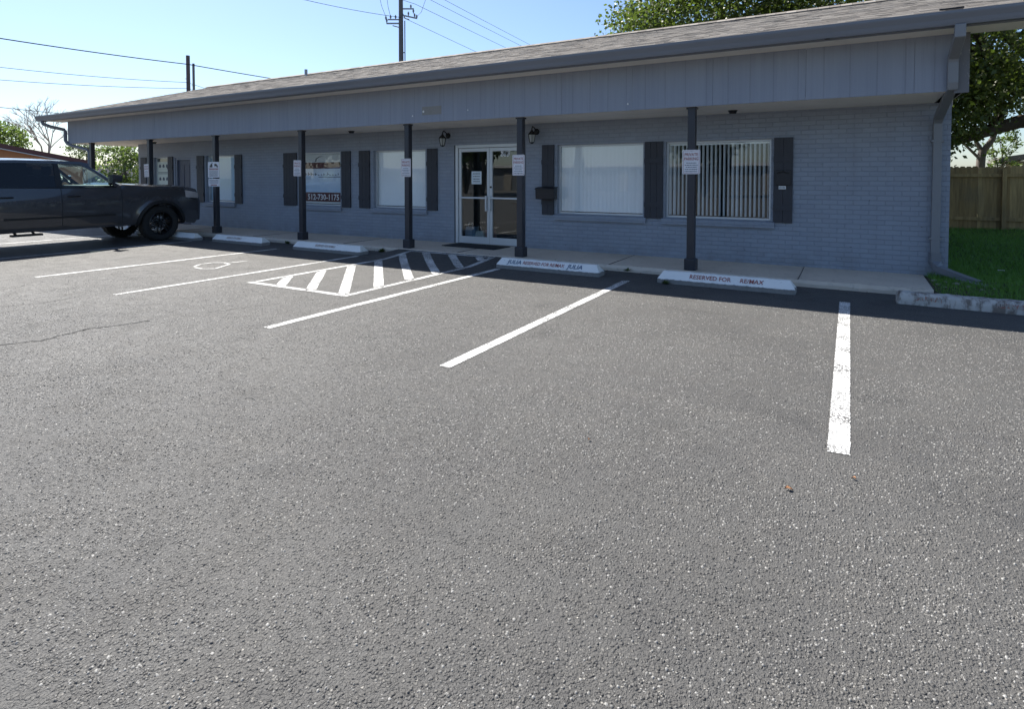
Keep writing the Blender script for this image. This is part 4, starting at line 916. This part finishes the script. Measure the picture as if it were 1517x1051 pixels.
for y in Y:
    lo, hi = zlo(y), interp(y, HI); r = []
    side = []
    for k in range(13):
        z = lo+(hi-lo)*k/12; xk = xs_at(y, z) - (.035 if k == 12 else .010 if k == 11 else 0); side.append((xk, z))
    top = []
    xe = side[-1][0]
    for s in (.25,.5,.75,1.):
        bul = .045*(1-(1-s)**2) if y > -.82 else .0
        if y > -.82 and .2 < s < .8: bul += .012
        top.append((xe*(1-s), hi+bul))
    half = [(0, lo)] + side + top
    full = [(x, y, z) for x, z in half] + [(-x, y, z) for x, z in half[::-1][1:-1]]
    rows.append(full)
m = MB().grid(rows, True); m.face(rows[0]); m.face(rows[-1]); BD = m.build('body', M['car'], TR, smooth=32)
def patch(nm, y0, y1, zf0, zf1, off, mat, parent=TR, side=1, ny=12, nz=8, sm=40):
    o_, i_ = [], []
    for a in range(ny+1):
        y = y0+(y1-y0)*a/ny; z0, z1 = zf0(y), zf1(y); o_.append([(side*(xs_at(y, z0+(z1-z0)*b/nz)+off), y, z0+(z1-z0)*b/nz) for b in range(nz+1)])
    m = MB().grid(o_); edge = [r[0] for r in o_] + o_[-1][1:] + [r[-1] for r in o_[::-1][1:]] + o_[0][::-1][1:-1]
    inn = [(p[0]-side*(off+.004), p[1], p[2]) for p in edge]; m.grid([edge, inn], True)
    return m.build(nm, mat, parent, smooth=sm)
for s in (1,-1):
    d1 = patch('front_door', -2.00, -.86, lambda y: .50 if y < -.95 else .50+.3*(y+.95), lambda y: interp(y, HI)-.012, .006, M['car'], TR, s)
    d2 = patch('rear_door', -3.16, -2.012, lambda y: .50 if y > -3.0 else .50+1.0*(-3.0-y)**.8, lambda y: interp(y, HI)-.012, .006, M['car'], TR, s)
    for dd, yh in ((d1,-1.88),(d2,-3.02)):
        x = xs_at(yh, 1.1)+.035; m = MB(); m.tube([(s*(x-.03),yh-.02,1.105),(s*x,yh+.01,1.11),(s*x,yh+.17,1.11),(s*(x-.03),yh+.2,1.105)], .014, 8); m.build('door_handle', M['plastic'], dd, smooth=50)
    patch('side_moulding', -2.98, -1.0, lambda y: .655, lambda y: .70, .014, M['plastic'], TR, s, 10, 3)
    patch('fuel_flap', -4.25, -4.10, lambda y: 1.0, lambda y: 1.15, .005, M['car'], TR, s, 3, 3) if s == -1 else None
    for ys in (-.853, -2.006, -3.163):
        MB().tube([(s*(xs_at(ys, z)+.003), ys-(.0 if z > .6 or ys > -3 else .0), z) for z in [.5+.78*k/12 for k in range(13)]], .0055, 5).build('door_seam', M['plastic'], TR)
    # wheel-arch trim
    for c in AX:
        m = MB(); r1, r2 = [], []
        for i in range(25):
            an = PI*i/24*1.02-.03; yy, z = c+math.cos(an)*.50, .40+math.sin(an)*.50; y2, z2 = c+math.cos(an)*.565, .40+math.sin(an)*.565
            xo = max(xs_at(yy, z), xs_at(y2, z2))+.028; r1.append([(s*(xo-.16),yy,z),(s*xo,yy,z),(s*(xo-.004),y2,z2),(s*(xo-.05),y2,z2)])
        m.grid(r1).build('arch_trim', M['plastic'], TR, smooth=40)
    # mirror
    x = .97; m = MB(); m.grid([[(s*(x+.05+a),-1.06-.10*k+q,1.385+z) for a, z, k, q in ((0,0,1,0),(.21*f,-.01,1,0),(.24*f,.10,1,0),(.22*f,.19*f,1,0),(.02,.17*f,1,0))] for f in (1.,)] + [[(s*(x+.05+a),-.94+q,1.40+z) for a, z, q in ((.02,.02,-.04),(.15,.01,.0),(.18,.09,.0),(.15,.15,0),(.03,.13,-.03))]], True)
    m.face([(s*(x+.05+a),-1.16,1.385+z) for a, z in ((0,0),(.21,-.01),(.24,.10),(.22,.19),(.02,.17))]); m.face([(s*(x+.05+a),-.94+q,1.40+z) for a, z, q in ((.02,.02,-.04),(.15,.01,.0),(.18,.09,.0),(.15,.15,0),(.03,.13,-.03))])
    mi = m.build('side_mirror', M['car'], TR, smooth=30, bevel=.01); MB().tube([(s*.90,-1.05,1.36),(s*1.06,-1.07,1.42)], [.04,.035], 8).build('mirror_arm', M['plastic'], mi, smooth=50)
    # lamps
    patch('headlight', .60, .93, lambda y: 1.03-.10*(y-.5), lambda y: 1.19-.2*(y-.6), .008, M['lamp'], TR, s, 8, 4)
    patch('tail_light', -4.99, -4.84, lambda y: .92, lambda y: 1.24, .008, M['redlamp'], TR, s, 4, 6)
# greenhouse
ZB, ZR = 1.285, 1.815
def gx_(z): return .905 + (.735-.905)*(z-ZB)/(ZR-ZB)
rows = []
for y, zt, w in ((-1.42,1.790,.70),(-1.5,1.826,.725),(-1.7,1.868,.735),(-2.1,1.895,.74),(-2.7,1.898,.74),(-3.1,1.885,.735),(-3.24,1.86,.72),(-3.30,1.815,.70)):
    r = []
    for k in range(9):
        u = -1+2*k/8; r.append((u*w, y, zt-.048*abs(u)**3.2))
    rows.append(r)
ro = [[(p[0]*.97, p[1], p[2]-.045) for p in r] for r in rows]
m = MB().grid(rows); m.grid(ro); ring = lambda R_: [p for p in R_[0]] + [r[-1] for r in R_[1:]] + R_[-1][::-1][1:] + [r[0] for r in R_[::-1][1:-1]]
m.grid([ring(rows), ring(ro)], True); m.build('roof', M['car'], TR, smooth=40)
for s in (1,-1):
    def q(y, z, o=0): return Vector((s*(gx_(z)+o), y, z))
    def bar(pts, w, th, nm, mat):          # a flat pillar: front edge / rear edge pairs
        m = MB(); rows = [[q(a, z, .008), q(b, z, .008), q(b, z, -th), q(a, z, -th)] for a, b, z in pts]; m.grid(rows, True); m.face(rows[0]); m.face(rows[-1]); m.build(nm, mat, TR, bevel=.006)
    bar([(-.80,-.93,1.285),(-.99,-1.10,1.42),(-1.24,-1.34,1.62),(-1.46,-1.62,1.80)], 0, .05, 'front_pillar', M['car'])
    bar([(-1.95,-2.07,1.285),(-1.96,-2.06,1.55),(-1.97,-2.05,1.80)], 0, .045, 'middle_pillar', M['plastic'])
    bar([(-3.06,-3.34,1.285),(-3.02,-3.33,1.55),(-2.98,-3.30,1.80)], 0, .05, 'rear_pillar', M['car'])
    m = MB(); rr = [[q(y, z+.05, .012), q(y, z-.01, .008), q(y, z-.01, -.04), q(y, z+.05, -.05)] for y, z in ((-1.40,1.755),(-1.55,1.79),(-2.0,1.80),(-2.6,1.80),(-3.1,1.79))]; m.grid(rr, True); m.build('roof_rail', M['car'], TR, smooth=40)
    for nm, pts, mat in (('front_side_window', [(-1.955,1.288),(-.90,1.288),(-1.10,1.425),(-1.34,1.625),(-1.60,1.80),(-1.965,1.80)], 'carglass'), ('rear_side_window', [(-3.06,1.288),(-2.07,1.288),(-2.05,1.80),(-2.98,1.80),(-3.02,1.55)], 'tint')):
        MB().face([q(y, z, -.004) for y, z in pts]).build(nm, M[mat], TR)
    m = MB(); m.tube([q(-3.05,1.292,.012), q(-.88,1.292,.012)], .009, 6); m.build('belt_strip', M['plastic'], TR)
g_ = []
for u in [-1+.2*i for i in range(11)]:
    k = 1-abs(u)**2.2; g_.append([(u*.895, -.82+.13*k, 1.315+.03*k), (u*.80, -1.16+.07*k, 1.585+.01*k), (u*.695, -1.47+.03*k, 1.80+.02*k)])
MB().grid(g_).build('windscreen', M['carglass'], TR, smooth=80)
MB().grid([[(u*.86,-3.33,1.29),(u*.68,-3.30,1.81)] for u in (-1,-.5,0,.5,1)]).build('rear_window', M['tint'], TR)
MB().tube([(.15,-.62,1.385),(.62,-.80,1.365)], .012, 6).build('wiper', M['plastic'], TR)
# interior
m = MB().box(-.84,.84,-1.35,-.86,1.29,1.33); m.build('dashboard', M['plastic'], TR, bevel=.02)
for sx in (-.42,.42):
    st = MB().prism([(-2.02,1.05),(-1.82,1.05),(-1.86,1.30),(-1.95,1.52),(-2.03,1.54),(-2.10,1.50)], 'x', sx-.25, sx+.25).build('seat', M['seat'], TR, bevel=.03)
    MB().box(sx-.13,sx+.13,-2.10,-2.0,1.56,1.74).build('headrest', M['seat'], st, bevel=.03)
MB().prism([(-3.1,1.1),(-2.9,1.1),(-3.0,1.5),(-3.1,1.5)], 'x', -.75, .75).build('rear_seat', M['seat'], TR, bevel=.03)
m = MB(); pts = [(-.42+.19*math.cos(a), -1.52+.07*math.sin(a), 1.34+.175*math.sin(a)) for a in [2*PI*i/20 for i in range(21)]]; m.tube(pts, .016, 6, False); m.tube([(-.42,-1.52,1.34),(-.42,-1.34,1.28)], .03, 6); m.obox((-.42,-1.515,1.34),(.18,0,0),(0,.008,.0),(0,.006,.03)); m.build('steering_wheel', M['plastic'], TR)
# bumpers, grille, bed cover, underside
m = MB(); rows = []
for i in range(15):
    u = -1+2*i/14; yb = 1.08-.20*abs(u)**3; x = u*1.0; rows.append([(x,yb-.09,.37),(x,yb-.01,.46),(x,yb,.56),(x,yb-.015,.66),(x,yb-.07,.70),(x*.98,yb-.32,.70),(x*.98,yb-.30,.40)])
m.grid(rows, True); m.face(rows[0]); m.face(rows[-1]); m.build('front_bumper', M['car'], TR, smooth=40)
m = MB().prism([(-.62,.74),(.62,.74),(.68,.90),(.60,1.02),(-.60,1.02),(-.68,.90)], 'y', .99, 1.02); gr = m.build('grille', M['plastic'], TR, bevel=.01)
m = MB()
for z in (.80,.86,.92,.98): m.box(-.56,.56,.021+1.0,.035+1.0,z-.008,z+.008)
m.build('grille_bar', M['rim'], gr)
MB().prism([(-5.0,.55),(-5.16,.58),(-5.18,.70),(-5.0,.72)], 'x', -.97, .97).build('rear_bumper', M['chrome'], TR, bevel=.015)
MB().box(-.82,.82,-4.93,-3.42,1.318,1.34).build('bed_cover', M['plastic'], TR, bevel=.008)
MB().box(-.86,.86,-5.02,-5.002,.75,1.26).build('tailgate', M['car'], TR, bevel=.006)
MB().prism([(-.03,0),(.03,0),(.03,.01),(-.03,.01)], 'y', -.30, .0).build('bonnet_glint', M['chrome'], TR, loc=(.45,-.2,1.355))  # added bright strip imitating the sun glint at the bonnet base
m = MB(); m.box(-.55,-.45,-4.9,.6,.42,.54); m.box(.45,.55,-4.9,.6,.42,.54); m.tube([(-.85,-3.78,.42),(.85,-3.78,.42)], .05, 8); m.tube([(-.85,0,.42),(.85,0,.42)], .045, 8); m.tube([(.2,-1,.40),(.25,-3.3,.40)], .05, 8); m.build('chassis', M['plastic'], TR)
for s in (1,-1):
    m = MB(); m.box(*(sorted((s*.86,s*1.0))),-2.85,-2.35,.33,.37); m.tube([(s*.7,-2.75,.42),(s*.9,-2.75,.35)], .02, 6); m.tube([(s*.7,-2.45,.42),(s*.9,-2.45,.35)], .02, 6); m.build('side_step', M['plastic'], TR)
# wheels
def wheel(loc, flip):
    tyr = [(.27,-.12),(.33,-.135),(.385,-.138),(.41,-.12),(.42,-.09),(.42,.09),(.41,.12),(.385,.138),(.33,.135),(.27,.12),(.265,0),(.27,-.12)]
    w = MB().lathe(tyr, 40).build('wheel', M['tyre'], TR, smooth=40, loc=loc); w.rotation_euler = (.35, 0, PI if flip else 0)
    m = MB()
    for k in range(44):
        a = 2*PI*k/44; c, s = math.cos(a), math.sin(a)
        for x0 in (-.10,.045): m.obox((x0+.03*(k % 2), c*.421, s*.421), (.03,0,0), (0,-s*.018,c*.018), (0,c*.006,s*.006))
    m.build('tread', M['tyre'], w)
    m = MB().lathe([(.275,.125),(.262,.13),(.25,.10),(.235,.03),(.235,-.12)], 36); m.lathe([(0,.105),(.055,.105),(.065,.085),(.065,.04),(0,.04)], 16)
    for k in range(6):
        a = 2*PI*k/6; c, s = math.cos(a), math.sin(a)
        for off in (-.035,.035): m.obox((.075, c*.15-s*off*1.1, s*.15+c*off*1.1), (.016,0,0), (0,c*.10,s*.10), (0,-s*.012,c*.012))
    m.build('rim', M['rim'], w, smooth=30)
    MB().lathe([(0,-.02),(.17,-.02),(.17,.0),(0,.0)], 24).build('brake_disc', M['chrome'], w)
for y in AX:
    wheel((.855,y,.42), False); wheel((-.855,y,.42), True)

# ------------------------------------------------------------------ across the road, mirrored in the windows
M['shop'] = simple('grey_stucco', (.14,.15,.16), .8, 0, .1, 1, 20, .004)
P = thing('shop_building', 'long grey flat roofed building across the road, mirrored in the windows', 'building', (0,-38,0))
MB().box(-60,40,-14,0,-.1,2.6).build('wall', M['shop'], P); MB().box(-60.2,40.2,-14.2,.25,2.6,2.9).build('parapet', M['palewall'], P)
m = MB()
for k in range(14): m.box(-56+k*7,-55+k*7,.0,.04,.0,2.1)
m.build('door', M['tanwall'], P)
for x, yb, h in ((-27,-21,9.5),(-31.5,-25,8.5),(-10,-27,8.0),(-47,-21,8.8)): small_tree('tree', (x,yb,0), h, h*.42, 150, M['leafdark'], M['paletrunk'], 'dark tree on the far side of the lot, mirrored in the glass', 'tree', 'unseen trees added for the reflections', .3, .45, .2, 16)  # unseen trees, added and placed to darken what the glass mirrors

# ------------------------------------------------------------------ light, sky, camera
S = Vector((-.72,.29,1.0)).normalized(); EL = math.asin(S.z); AZ = math.atan2(S.x, S.y)
su = bpy.data.lights.new('sun', 'SUN'); su.energy = 4.3; su.angle = math.radians(.55); su.color = (1,.955,.88)
so = bpy.data.objects.new('sun', su); C.objects.link(so); so.rotation_euler = S.to_track_quat('Z','Y').to_euler(); so.location = (-20,8,30)
w = bpy.data.worlds.new('World'); scene.world = w; w.use_nodes = True; nt = w.node_tree
bg = nt.nodes['Background']; sk = nt.nodes.new('ShaderNodeTexSky'); sk.sky_type = 'NISHITA'; sk.sun_disc = False; sk.sun_elevation = EL; sk.sun_rotation = AZ
sk.air_density = 1.0; sk.dust_density = .9; sk.ozone_density = 5.0; sk.altitude = 150
nt.links.new(sk.outputs[0], bg.inputs[0]); bg.inputs[1].default_value = .066
cam = bpy.data.cameras.new('camera'); co = bpy.data.objects.new('camera', cam); C.objects.link(co); scene.camera = co
cam.sensor_width = 36; cam.lens = 36*864/1517; cam.shift_x = -.5/1517; cam.shift_y = -(525.5-290.65)/1517; cam.clip_start = .05; cam.clip_end = 3000
co.matrix_world = Matrix(((rt.x, upv.x, -fw.x, 0), (rt.y, upv.y, -fw.y, 0), (rt.z, upv.z, -fw.z, 1.5), (0,0,0,1)))
scene.view_settings.view_transform = 'Standard'; scene.view_settings.look = 'None'; scene.view_settings.gamma = 1; scene.view_settings.exposure = 1.42
scene.render.resolution_x, scene.render.resolution_y = 1024, 710
scene.cycles.max_bounces = 8; scene.cycles.transparent_max_bounces = 16
